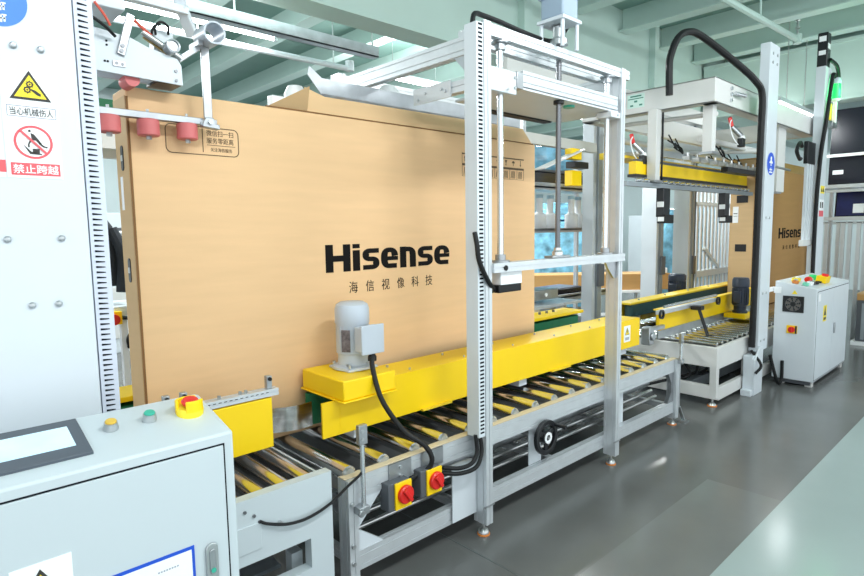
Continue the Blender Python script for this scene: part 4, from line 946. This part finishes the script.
# near yellow guide with pneumatic rail
m = MB(); m.box(5.08, 7.6, 2.41, 2.44, .66, .85); m.box(5.08, 7.6, 2.40, 2.47, .845, .858)
m.build('side_guide', yellow, c2, .003)
MB().box(5.1, 7.6, 2.425, 2.44, .575, .66).build('guide_skirt', galv, c2)
MB().box(5.15, 7.5, 2.45, 2.475, .70, .82).build('guide_belt', dkgreen, c2)
a_ = MB(); prof(a_, 'X', 4.98, 6.25, 2.375, .842, .045, .035); o = a_.build('slide_rail', alu, c2)
m = MB(); m.cyl((5.02, 2.34, .895), (6.2, 2.34, .895), .013, n=12); m.build('slide_rod', rodsteel, o)
for x in (4.98, 6.26): annulus(MB(), x, .83, .042, .03, 2.33, 2.35, 20).build('rail_ring', blackp, o)
m = MB(); m.box(4.74, 4.83, 2.33, 2.41, .585, .74); m.cyl((4.785, 2.31, .66), (4.785, 2.33, .66), .035, n=14); m.box(4.83, 5.12, 2.37, 2.41, .68, .72); m.build('rail_stand', galv, c2, .006)
m = MB(); m.bar((5.62, 2.28, .83), (5.66, 2.2, .56), .035, .03); m.box(5.58, 5.66, 2.24, 2.34, .81, .85); m.build('stop_lever', blackp, c2, .004)
# far guide with dark belt
m = MB(); m.box(5.4, 9.6, 2.86, 3.02, .825, .845); m.box(5.4, 9.6, 3.0, 3.02, .60, .825); m.build('side_guide', yellow2, c2, .003)
n = 10; P = []
for k in range(n+1): t = math.pi/2+math.pi*k/n; P.append((5.5+.06*math.cos(t), 2.92+.05*math.sin(t)))
for k in range(n+1): t = -math.pi/2+math.pi*k/n; P.append((9.5+.06*math.cos(t), 2.92+.05*math.sin(t)))
m = MB(); m.prism(P, 'XY', .70, .822); m.build('guide_belt', dkgreen, c2)
m = MB()
for x in (5.6, 7.2, 9.0): m.box(x, x+.08, 2.9, 3.02, .54, .70)
m.build('guide_bracket', cream, c2)
m = MB()
for x in (5.7, 6.3, 6.9, 7.5): m.cyl((x, 2.93, .845), (x, 2.93, .86), .012, n=8)
m.build('guide_bolt', boltm, c2)
def finned_motor(name, x, y, z, q, h, label, ym=True, par=None):
    t = MB().lathe([(q*.9, 0), (q*.9, .02), (q*.72, .03), (q*.75, h*.2), (q*.9, h*.22), (q*.9, h*.72), (q, h*.74), (q, h*.93), (q*.85, h), (.001, h)], (x, y, z), 24).build(name, navy, par, label=label)
    m = MB()
    for k in range(20): a = math.radians(k*18); m.bar((x+q*.95*math.cos(a), y+q*.95*math.sin(a), z+h*.25), (x+q*.95*math.cos(a), y+q*.95*math.sin(a), z+h*.70), q*.16, q*.08, (math.cos(a), math.sin(a), 0))
    m.build('cooling_fin', navy, t)
    MB().box(x-q*1.35, x-q*.7, y-q*.5, y+q*.4, z+h*.3, z+h*.62).build('terminal_box', navy, t, .006)
    return t
bs = MB().box(6.6, 6.88, 2.19, 2.408, .61, .66).build('motor_base', yellow, c2, .006)
finned_motor('drive_motor', 6.74, 2.29, .66, .085, .385, 'dark navy upright motor', par=c2)
finned_motor('drive_motor', 7.12, 3.16, .72, .105, .30, 'dark navy motor behind far guide', par=c2)
MB().box(6.85, 7.3, 3.03, 3.28, .66, .72).build('motor_base', navy, c2, .005)

# ------------------------------------------------------------------ second carton
b2 = thing('television_carton', (9.1, 2.64, .571), 'second brown television carton half hidden behind the grey column at the right', 'carton', 'television cartons')
BX0, BX1, BY0, BY1, BZ0, BZ1 = 7.71, 10.5, 2.5, 2.78, .571, 2.42
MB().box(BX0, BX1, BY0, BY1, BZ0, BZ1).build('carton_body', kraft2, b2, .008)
MB().box(BX0-.002, BX0+.001, BY0+.01, BY1-.01, BZ0+.01, BZ1-.02).build('end_panel', kraftside, b2)
MB().box(BX0+.2, BX1+.002, BY0-.003, BY1+.003, BZ1-.11, BZ1+.003).build('packing_tape', tape, b2)
for z in (1.93, 1.33): 
    m = MB(); m.prism([(2.575, z-.045), (2.705, z-.045), (2.705, z+.045), (2.575, z+.045)], 'YZ', BX0-.005, BX0-.001); m.build('hand_slot', blackp, b2, .001)
MB().box(BX0-.004, BX0-.001, 2.68, 2.745, 1.64, 1.84).build('shipping_label', signwhite, b2)
m = MB(); m.box(BX0-.005, BX0-.004, 2.69, 2.735, 1.72, 1.725); m.box(BX0-.005, BX0-.004, 2.69, 2.735, 1.75, 1.76); m.build('label_print', dkgrey, b2)
m = MB(); m.box(BX0-.003, BX0-.001, 2.64, 2.69, .80, .82); m.box(BX0-.003, BX0-.001, 2.58, 2.74, .66, .664)
for k in range(4): m.box(BX0-.003, BX0-.001, 2.585+k*.04, 2.61+k*.04, .67, .70)
m.build('handling_symbol', inkbr, b2)
wordmark(b2, 8.66, 9.84, 1.425, 1.565, BY0)
for k, ch in enumerate('海信视像科技'): text(ch, ink, b2, 'character', (8.85+.14*k, 8.93+.14*k, 1.272, 1.33), at=BY0)

#=CABINET
# ------------------------------------------------------------------ control cabinet beside the second machine
cc = thing('control_cabinet', (7.14, 1.70, 0), 'white floor standing control cabinet with fan grille beside the grey column', 'control cabinet')
HX0, HX1, HY0, HY1, HZ0, HZ1 = 6.506, 7.77, 1.519, 1.885, .06, 1.05
MB().prism([(HY0, HZ0), (HY1, HZ0), (HY1, HZ1), (HY0, HZ1-.065)], 'YZ', HX0, HX1).build('cabinet_body', white, cc, .006)
m = MB(); m.box(HX0+.03, HX1-.03, HY0+.03, HY1-.02, .02, .062); m.build('plinth', dkgrey, cc)
for (x, y) in ((HX0+.05, HY0+.05), (HX1-.07, HY0+.05), (HX0+.05, HY1-.07), (HX1-.07, HY1-.07)): MB().box(x, x+.06, y-.03, y+.03, 0, .062).build('foot', cream, cc)
for (x0, x1, hx) in ((HX0+.025, 7.115, 0), (7.12, HX1-.015, 7.165)):
    m = MB(); m.box(x0-.006, x1+.003, HY0-.001, HY0+.002, HZ0+.012, HZ1-.092); m.build('door_gap', dooredge, cc)
    d = MB().box(x0, x1, HY0-.004, HY0+.002, HZ0+.018, HZ1-.098).build('door', white, cc, .002)
    if hx:
        m = MB(); m.box(hx, hx+.035, HY0-.018, HY0-.004, .47, .58); m.build('handle', galv, d, .004)
MB().box(6.55, 6.62, HY0-.0055, HY0-.004, .86, .93).build('data_label', signwhite, cc)
o = MB().box(6.74, 6.86, HY0-.0055, HY0-.004, .64, .80).build('warning_label', signyel, cc)
m = MB(); m.prism([(6.76, .70), (6.84, .70), (6.80, .79)], 'XZ', HY0-.007, HY0-.0055); m.box(6.76, 6.84, HY0-.007, HY0-.0055, .655, .68); m.build('label_symbol', signblk, o)
FX = HX0
fan = MB().box(FX-.012, FX+.002, 1.625, 1.81, .745, .905).build('fan_grille', blackp, cc, .003)
m = MB()
fc = (1.7175, .825)
for q in (.03, .048, .066): 
    for k in range(24):
        a, b = 2*math.pi*k/24, 2*math.pi*(k+1)/24; m.bar((FX-.015, fc[0]+q*math.cos(a), fc[1]+q*math.sin(a)), (FX-.015, fc[0]+q*math.cos(b), fc[1]+q*math.sin(b)), .004, .004)
m.build('grille_ring', dkgrey, fan)
m = MB()
for k in range(8):
    a = 2*math.pi*k/8; P = [(fc[0]+q*math.cos(a+da), fc[1]+q*math.sin(a+da)) for q, da in ((.025, 0), (.07, -.05), (.07, .4), (.025, .5))]; m.prism(P, 'YZ', FX-.0135, FX-.012)
m.build('fan_blade', mat('fan_grey', srgb(112, 106, 98), .5), fan)
m = MB(); m.cyl((FX-.017, fc[0], fc[1]), (FX-.012, fc[0], fc[1]), .022, n=16); m.build('fan_hub', blackp, fan)
s = MB().box(FX-.012, FX+.001, 1.672, 1.765, .53, .61).build('main_switch', yellow, cc, .002, label='red main switch on a yellow plate')
m = MB(); m.cyl((FX-.03, 1.7185, .57), (FX-.012, 1.7185, .57), .03, n=18); m.box(FX-.04, FX-.03, 1.712, 1.726, .545, .595); m.build('switch_knob', red, s)
m = MB(); m.box(FX-.013, FX-.011, 1.674, 1.69, .532, .608); m.build('switch_edge', signblk, s)
o = MB().prism([(1.685, .925), (1.735, .925), (1.71, .965)], 'YZ', FX-.002, FX).build('warning_triangle', signyel, cc)

GRP = 'loose switch parts on the control cabinet'
def small(name, m1, label, cat, parts, loc, bev=.004):
    t = thing(name, loc, label, cat, GRP)
    t.location.z -= .065*(HY1-loc[1])/(HY1-HY0)-.004; t.rotation_euler.x = math.atan2(.065, HY1-HY0)
    for nm, mb, mm in parts: mb.build(nm, mm, t, bev)
    return t
T = HZ1
small('switch_box', None, 'yellow switch box with red knob lying on the white control cabinet', 'switch', [
    ('box', MB().box(7.0, 7.17, 1.57, 1.66, T, T+.07), yellow), ('knob', MB().cyl((7.06, 1.60, T+.07), (7.06, 1.60, T+.095), .03, n=18), red)], (7.08, 1.61, T))
small('switch_box', None, 'small yellow push button box nearest the left edge of the cabinet top', 'switch', [
    ('box', MB().box(6.66, 6.76, 1.73, 1.79, T, T+.04), signyel), ('button', MB().cyl((6.71, 1.76, T+.04), (6.71, 1.76, T+.055), .014, n=14), signwhite)], (6.71, 1.76, T))
small('button_head', None, 'red button head lying beside the small yellow box', 'button', [
    ('cap', MB().cyl((6.80, 1.69, T+.03), (6.86, 1.68, T+.035), .028, n=18), red), ('thread', MB().cyl((6.86, 1.68, T+.03), (6.91, 1.67, T+.03), .017, n=14), boltm)], (6.84, 1.69, T))
small('button_head', None, 'orange button head at the left corner of the cabinet top', 'button', [
    ('cap', MB().cyl((6.58, 1.73, T), (6.58, 1.73, T+.03), .03, n=18), orange), ('thread', MB().cyl((6.58, 1.73, T+.03), (6.58, 1.73, T+.045), .018, n=14), boltm)], (6.58, 1.73, T))
small('ring_button', None, 'green ring lying behind the yellow switch box', 'button', [
    ('ring', MB().cyl((7.19, 1.72, T), (7.19, 1.72, T+.045), .05, .045, n=24, hole=.03), mat('bright_green', srgb(30, 205, 120), .35)), ('core', MB().cyl((7.19, 1.72, T), (7.19, 1.72, T+.02), .026, n=18), blackp)], (7.19, 1.72, T))
small('contact_block', None, 'white contact block at the front of the cabinet top', 'switch part', [
    ('block', MB().box(6.62, 6.70, 1.60, 1.65, T, T+.035), signwhite), ('terminal', MB().cyl((6.66, 1.625, T+.035), (6.66, 1.625, T+.045), .008, n=10), boltm)], (6.66, 1.625, T))
small('contact_block', None, 'pale green contact block beside the white one', 'switch part', [
    ('block', MB().box(6.54, 6.59, 1.61, 1.66, T, T+.03), mat('pale_green_plastic', srgb(130, 215, 185), .4)), ('terminal', MB().cyl((6.565, 1.635, T+.03), (6.565, 1.635, T+.04), .008, n=10), boltm)], (6.565, 1.635, T))
small('cable_lead', None, 'short black lead lying between the loose buttons', 'cable', [
    ('wire', MB().tube([(6.78, 1.62, T+.012), (6.85, 1.60, T+.012), (6.92, 1.63, T+.012), (6.97, 1.60, T+.012)], .012), black), ('plug', MB().box(6.74, 6.79, 1.605, 1.64, T, T+.03), blackp)], (6.85, 1.61, T))

#=RACK
# ------------------------------------------------------------------ television racks on the right
rk = thing('storage_rack', (10.3, .8, 0), 'aluminium tube rack with televisions beyond the control cabinet', 'rack')
m = MB()
RY = [-.6, .55, 1.70, 2.40]
for y in RY:
    for x in (10.0, 10.9): m.box(x, x+.05, y, y+.05, 0, 3.3)
m.build('upright', alu, rk)
for z in (1.66, 2.12):
    m = MB(); m.box(10.0, 10.05, -.6, 2.45, z, z+.05); m.box(10.9, 10.95, -.6, 2.45, z, z+.05); m.box(10.02, 10.06, -.6, 2.45, z-.06, z-.02)
    for y in (-.4, .0, .4, .8, 1.2, 1.6, 2.0, 2.35): m.box(10.05, 10.9, y, y+.04, z, z+.045)
    m.build('shelf', alu, rk)
m = MB(); m.box(9.99, 10.03, -.6, 2.40, 2.56, 2.60); m.build('retaining_bar', signwhite, rk)
TG = 'televisions on the right rack'
def tv(x, y0, y1, z0, z1, lean, label, pl, blue=False):
    t = thing('television', (x, (y0+y1)/2, z0), label, 'television', TG)
    m = MB(); m.prism([(x, z0), (x+.035, z0), (x+.035+lean, z1), (x+lean, z1)], 'XZ', y0, y1); m.build('back_cover', tvblack, t, .004)
    m = MB(); m.prism([(x-.003, z0+.012), (x, z0+.012), (x+lean*.96, z1-.02), (x+lean*.96-.003, z1-.02)], 'XZ', y0+.02, y1-.02); m.build('screen_film', tvblue if blue else tvblack, t)
    if pl:
        ly, lz = pl; k = (lz-z0)/(z1-z0)*lean
        m = MB(); m.prism([(x+k-.006, lz), (x+k-.004, lz), (x+k-.004+lean*.2, lz+.13), (x+k-.006+lean*.2, lz+.13)], 'XZ', ly, ly+.13); m.build('paper_label', signwhite, t)
for i, (y0, y1) in enumerate(((1.74, 2.30), (.62, 1.64), (-.5, .5))):
    tv(10.1, y0, y1, 2.17, 3.25, .06, ['black television standing upright at the left end of the upper rack shelf', 'black television second from the left on the upper rack shelf', 'black television at the far right of the upper rack shelf'][i], (2.12, 2.32) if i == 0 else None, False)
tv(10.1, 1.25, 2.20, 1.712, 2.09, .05, 'dark blue television with white label on the lower rack shelf', (1.85, 1.76), True)
tv(10.1, .1, 1.15, 1.712, 2.09, .05, 'dark blue television right of the labelled one on the lower shelf', None, True)
tv(10.45, 1.70, 2.35, 2.17, 3.2, .04, 'blue filmed television in the second row of the upper shelf', None, True)
# loose aluminium profiles standing under the rack
PG = 'aluminium profiles leaning under the rack'
p0 = thing('aluminium_profile', (9.86, 2.30, 0), 'bare aluminium profile standing in the bundle under the television rack', 'profile', PG)
prof(MB(), 'Z', .0, 1.62, 9.86, 2.30, .045, .045).build('bar', alu, p0)
MB().box(9.835, 9.885, 2.275, 2.325, 1.62, 1.628).build('end_cap', blackp, p0)
for k, (dx, dy) in enumerate(((0, -.07), (.05, -.20), (-.01, -.27), (.04, -.34), (0, -.45), (.05, -.52), (0, -.62), (.05, -.70), (0, -.8), (.05, -.9))): dup(p0, (dx, dy, 0))
cb = thing('cardboard_sheet', (9.45, 1.2, 0), 'brown cardboard bundle on a low grey bin right of the control cabinet', 'cardboard')
MB().box(9.3, 9.75, .6, 1.72, .60, .68).build('sheet', kraft2, cb)
MB().box(9.3, 9.75, .6, 1.72, .68, .695).build('top_sheet', kraftside, cb)
gb = thing('grey_bin', (9.5, 1.2, 0), 'low grey slatted bin under the brown cardboard bundle', 'bin')
m = MB(); m.box(9.3, 9.75, .6, 1.72, .05, .60); m.build('body', dkgrey, gb, .01)
m = MB()
for k in range(12): m.box(9.285, 9.3, .63+k*.09, .67+k*.09, .08, .56)
m.build('side_rib', aludark, gb)
MB().box(9.26, 9.80, .55, 1.76, 0, .05).build('base_rail', signwhite, gb)
#=BACK
# ------------------------------------------------------------------ things in the back of the hall
DV, RV = Vector((.682, .731, 0)), Vector((.731, -.682, 0))      # away from and across the old gangway, which runs at an angle
def gbox(mb, o, a0, a1, d0, d1, z0, z1):
    o = Vector(o); vs = [(o+RV*a+DV*d)+Vector((0, 0, z)) for a in (a0, a1) for d in (d0, d1) for z in (z0, z1)]
    return mb.add(vs, [(0, 1, 3, 2), (4, 6, 7, 5), (0, 4, 5, 1), (2, 3, 7, 6), (0, 2, 6, 4), (1, 5, 7, 3)])
O = (7.62, 5.44, 0)
lc = thing('flat_carton', (8.1, 5.2, .605), 'long flat brown carton lying on the white packing table in the back', 'carton')
gbox(MB(), O, -1.0, 1.95, 0, .5, .605, .862).build('carton_body', kraft2, lc, .006)
gbox(MB(), O, -1.0, 1.95, .20, .28, .860, .864).build('packing_tape', tape, lc)
tb = thing('packing_table', (8.1, 5.2, 0), 'white framed packing table under the long flat brown carton', 'table')
m = gbox(MB(), O, -1.1, 1.62, -.05, .6, .565, .605); m.build('table_top', signwhite, tb, .003)
for a in (-1.05, 1.56):
    for d in (-.03, .54): gbox(MB(), O, a, a+.05, d, d+.05, 0, .565).build('leg', signwhite, tb)
gbox(MB(), O, -1.05, 1.6, -.02, .02, .2, .24).build('stretcher', signwhite, tb)
pb = thing('white_foam_block', (8.8, 4.6, .864), 'white foam block on the right end of the long flat carton', 'packing foam')
gbox(MB(), O, 1.66, 1.90, .03, .25, .864, .95).build('block', signwhite, pb, .01)
gbox(MB(), O, 1.70, 1.86, .06, .22, .95, .97).build('top_lip', signwhite, pb, .004)
# blue wrapped stack with bottles on a round tray
bw = thing('wrapped_pallet', (9.3, 6.5, 0), 'pallet stack wrapped in crumpled blue film behind the press gantry', 'wrapped pallet')
O2 = (9.30, 6.45, 0)
bm = bmesh.new(); bmesh.ops.create_grid(bm, x_segments=2, y_segments=2, size=.1); bm.free()
def lumpy(mb, o, w, d, z0, z1, amp, seed, n=9):
    rn = random.Random(seed); o = Vector(o); vs = []
    lv = 7; per = []
    for k in range(lv+1):
        z = z0+(z1-z0)*k/lv; sh = 1-.12*(k/lv)**2
        for i in range(4*n):
            t = i/n; s_, q = int(t), t-int(t)
            a, b = [(-1+2*q, -1), (1, -1+2*q), (1-2*q, 1), (-1, 1-2*q)][s_]
            vs.append(o+RV*(a*w/2*sh+rn.uniform(-amp, amp))+DV*(b*d/2*sh+rn.uniform(-amp, amp))+Vector((0, 0, z+rn.uniform(-amp, amp)*(0 < k))))
    N = 4*n; fs = [(k*N+i, k*N+(i+1) % N, (k+1)*N+(i+1) % N, (k+1)*N+i) for k in range(lv) for i in range(N)]
    fs += [tuple(range(N))[::-1], tuple(range(lv*N, (lv+1)*N))]
    return mb.add(vs, fs)
lumpy(MB(), O2, 1.1, .8, .14, 1.75, .04, 1).build('blue_film', bluewrap, bw, ang=70)
m = MB(); gbox(m, O2, -.5, .5, -.35, .35, .10, .13)
for a in (-.5, -.06, .4): gbox(m, O2, a, a+.1, -.35, .35, 0, .10)
m.build('pallet', wood, bw)
lumpy(MB(), (9.25, 6.45, 0), .7, .5, 1.76, 2.05, .03, 2, 6).build('blue_bundle', bluewrap, bw, ang=70)
w2 = thing('wrapped_pallet', (10.4, 4.6, 0), 'blue film wrapped bale behind the tube fence', 'wrapped pallet')
lumpy(MB(), (10.5, 4.55, 0), 1.1, .6, .14, 1.9, .04, 5).build('blue_film', bluewrap, w2, ang=70)
m = MB(); gbox(m, (10.5, 4.55, 0), -.6, .6, -.35, .35, .0, .13); m.build('pallet', wood, w2)
# tube fence
fe = thing('tube_fence', (9.9, 3.85, 0), 'fence of white vertical tubes between the lifting machine and the second carton', 'fence')
m = MB(); m.box(9.2, 10.7, 3.80, 3.86, 1.93, 1.98); m.box(9.2, 10.7, 3.78, 3.88, .80, .90); m.box(9.2, 10.7, 3.80, 3.86, 2.40, 2.45); m.build('rail', white, fe)
for k in range(10): MB().cyl((9.28+.15*k, 3.83, 0), (9.28+.15*k, 3.83, 2.5), .024, n=10).build('upright_tube', alu, fe)
m = MB(); m.box(9.1, 9.16, 3.80, 3.86, 0, 2.6); m.build('end_post', blackp, fe)
m = MB(); m.bar((9.5, 3.8, 1.25), (10.1, 3.8, .9), .05, .05); m.build('brace', white, fe)
# far supply rack: posts, shelves and stock seen through the press gantry
fr2 = thing('supply_rack', (5.4, 4.3, 0), 'aluminium supply rack with thin posts seen through the press gantry', 'rack')
for (x, y) in ((4.75, 3.72), (5.05, 3.95), (5.2, 4.35), (6.4, 3.95), (6.7, 4.35), (4.45, 3.9)): prof(MB(), 'Z', 0, 2.7, x, y, .045, .045).build('upright', alu, fr2)
m = MB(); m.box(4.45, 6.75, 3.92, 4.40, 1.585, 1.60); m.box(4.45, 6.75, 3.92, 3.96, 1.56, 1.61); m.build('shelf', galv, fr2)
m = MB(); m.box(4.45, 6.75, 3.92, 4.40, 2.06, 2.08); m.box(4.45, 6.75, 3.92, 3.96, 2.04, 2.12); m.build('shelf', galv, fr2)
m = MB(); m.box(4.45, 6.75, 3.92, 4.40, .78, .80); m.box(4.45, 6.75, 3.92, 3.96, .74, .82); m.build('shelf', galv, fr2)
BG = 'white bottles on the supply rack'
bt = thing('white_bottle', (5.55, 4.1, 1.60), 'white bottle with a slim neck standing on the middle rack shelf', 'bottle', BG)
MB().lathe([(.075, 0), (.08, .01), (.08, .17), (.045, .19), (.038, .2), (.038, .36)], (5.55, 4.1, 1.60), 18).build('body', signwhite, bt, label=None)
MB().lathe([(.042, .36), (.042, .40)], (5.55, 4.1, 1.60), 14).build('cap', mat('pale_blue_cap', srgb(180, 215, 230), .4), bt)
for dx, dy in ((.28, .05), (.62, -.02), (-.35, .05), (.92, .08)): dup(bt, (dx, dy, 0))
cr = thing('dark_crate', (5.9, 4.15, 2.08), 'dark crate on the top shelf of the supply rack', 'crate')
MB().box(5.3, 6.35, 4.0, 4.36, 2.08, 2.25).build('body', tvblack, cr, .01)
m = MB(); m.box(5.28, 6.37, 3.98, 4.38, 2.25, 2.275); m.build('rim', dkgrey, cr)
bl = thing('blue_film_roll', (5.9, 4.15, 2.28), 'blue film bundle on the dark crate at the top of the supply rack', 'film')
lumpy(MB(), (5.85, 4.17, 0), .5, .25, 2.285, 2.58, .02, 8, 6).build('bundle', bluewrap, bl, ang=70)
MB().cyl((5.6, 4.1, 2.60), (6.0, 4.2, 2.60), .03, n=12).build('core', signwhite, bl)
uc = thing('roller_unit', (4.7, 3.5, 0), 'low grey metal drive box beside the far belt guide', 'machine unit')
MB().box(4.55, 4.95, 3.42, 3.62, .90, 1.0).build('box', galv, uc, .006)
m = MB(); m.box(4.2, 5.2, 3.30, 3.70, .84, .865); m.build('tray', alu, uc)
for x in (4.25, 5.1): MB().box(x, x+.05, 3.45, 3.55, 0, .84).build('stand', alu, uc)
m = MB(); m.cyl((4.74, 3.412, .95), (4.74, 3.42, .95), .02, n=14); m.build('badge', signwhite, uc)
dc = thing('dark_television', (6.05, 4.1, .80), 'dark television lying on the low shelf of the supply rack', 'television')
MB().box(5.3, 6.3, 3.99, 4.35, .80, .88).build('body', tvblack, dc, .01)
MB().box(5.32, 6.28, 4.01, 4.33, .88, .886).build('screen', tvblue, dc)
# workstations along the back wall
WG = 'white machine cabinets along the back wall'
k0 = thing('machine_cabinet', (2.0, 9.0, 0), 'white machine cabinet with dark window along the back of the hall', 'machine cabinet', WG)
MB().box(1.5, 2.5, 8.6, 9.4, 0, 1.9).build('body', white, k0, .01)
MB().box(1.65, 2.35, 8.59, 8.6, 1.1, 1.7).build('window', dkgrey, k0)
MB().box(1.6, 2.4, 8.585, 8.6, .2, .9).build('door', cream, k0, .004)
for dx, dy in ((1.8, .3), (4.2, .2), (6.6, .8), (9.2, .5), (11.6, .2), (-2.2, .4), (13.2, -1.5)): dup(k0, (dx, dy, 0))
# left gap: far line, rail and coat
fl2 = thing('far_line_frame', (1.2, 5.1, 0), 'white legged far machine with red switch seen left of the big carton', 'machine')
m = MB(); m.box(.6, 2.4, 4.95, 5.0, .98, 1.03); m.box(.6, 2.4, 5.4, 5.45, .98, 1.03); m.box(.6, 2.4, 4.95, 5.45, 1.03, 1.05); m.build('top', white, fl2)
for x in (.7, 1.27, 2.3):
    MB().box(x, x+.045, 4.95, 5.0, 0, .98).build('leg', signwhite, fl2)
    MB().box(x, x+.045, 5.4, 5.45, 0, .98).build('leg', signwhite, fl2)
s = MB().box(1.17, 1.27, 4.90, 4.95, .92, 1.02).build('switch_plate', yellow, fl2, .003)
MB().cyl((1.21, 4.88, .96), (1.21, 4.90, .96), .042, n=18).build('switch_knob', red, s)
m = MB(); m.tube([(1.27, 4.92, .97), (1.34, 4.9, .95), (1.35, 4.9, .88), (1.31, 4.92, .8), (1.32, 4.95, .72)], .016, 8); m.build('switch_cable', black, fl2)
cr2 = thing('garment_rail', (1.3, 5.2, 0), 'light grey rail crossing behind the left edge of the big carton', 'rail')
m = MB(); m.cyl((.6, 5.2, 1.62), (2.2, 5.2, 1.62), .022, n=12); m.build('bar', white, cr2)
for x in (.62, 2.18): MB().cyl((x, 5.2, 1.05), (x, 5.2, 1.62), .02, n=12).build('post', white, cr2)
ct = thing('black_coat', (1.28, 5.2, 1.15), 'black coat hanging over the grey rail left of the big carton', 'coat')
m = MB(); n = 16; lv = [(.06, 1.74), (.10, 1.68), (.13, 1.55), (.15, 1.35), (.17, 1.22), (.16, 1.20)]
vs = []
for q, z in lv:
    for k in range(n): a = 2*math.pi*k/n; vs.append((1.22+q*math.cos(a)*(1+.08*math.sin(3*a)), 5.2+.06*math.sin(a)*(1+.2*math.sin(5*a)), z))
m.add(vs, [(j*n+k, j*n+(k+1) % n, (j+1)*n+(k+1) % n, (j+1)*n+k) for j in range(len(lv)-1) for k in range(n)]+[tuple(range(n))[::-1], tuple(range((len(lv)-1)*n, len(lv)*n))])
m.build('coat_body', cloth, ct, ang=80)
m = MB(); m.tube([(1.30, 5.16, 1.66), (1.36, 5.12, 1.45), (1.34, 5.12, 1.15)], .045, 10); m.tube([(1.14, 5.16, 1.66), (1.09, 5.12, 1.45), (1.12, 5.12, 1.18)], .045, 10); m.build('sleeve', cloth, ct)
gm = thing('green_belt_conveyor', (1.0, 4.3, 0), 'high green belt conveyor seen above the left end of the carton', 'conveyor')
m = MB(); m.box(-.5, 2.2, 4.0, 4.5, 2.30, 2.44); m.build('belt', green, gm)
m = MB(); m.box(-.5, 2.2, 3.97, 4.0, 2.14, 2.30); m.box(-.5, 2.2, 4.5, 4.53, 2.14, 2.30); m.build('side_rail', signwhite, gm)
for x in (-.4, 2.0):
    for y in (3.98, 4.47): MB().box(x, x+.06, y, y+.06, 0, 2.14).build('leg', alu, gm)

ms = thing('machine_stand', (9.4, 5.6, 0), 'dark grey machine stand with white canister seen between two white columns', 'machine stand')
m = MB()
O3 = (9.25, 5.80, 0)
for a in (.0, .22, .5): gbox(MB(), O3, a, a+.06, 0, .06, 0, 2.15).build('post', dkgrey, ms)
gbox(MB(), O3, -.05, .6, -.02, .08, 1.25, 1.31).build('cross_bar', alu, ms)
gbox(MB(), O3, -.05, .6, -.02, .08, 2.15, 2.25).build('top_bar', signwhite, ms)
q = Vector(O3)+RV*.30+DV*-.08
MB().lathe([(.09, 0), (.1, .02), (.1, .3), (.05, .36), (.05, .42)], (q.x, q.y, .85), 18).build('canister', signwhite, ms)
gbox(MB(), O3, .12, .5, -.2, .1, .8, .85).build('shelf', galv, ms)
m = MB(); q = Vector(O3)+RV*.1; m.bar((q.x, q.y, .3), tuple(Vector(O3)+RV*.5+Vector((0, 0, 2.0))), .05, .05); m.build('diagonal', aludark, ms)
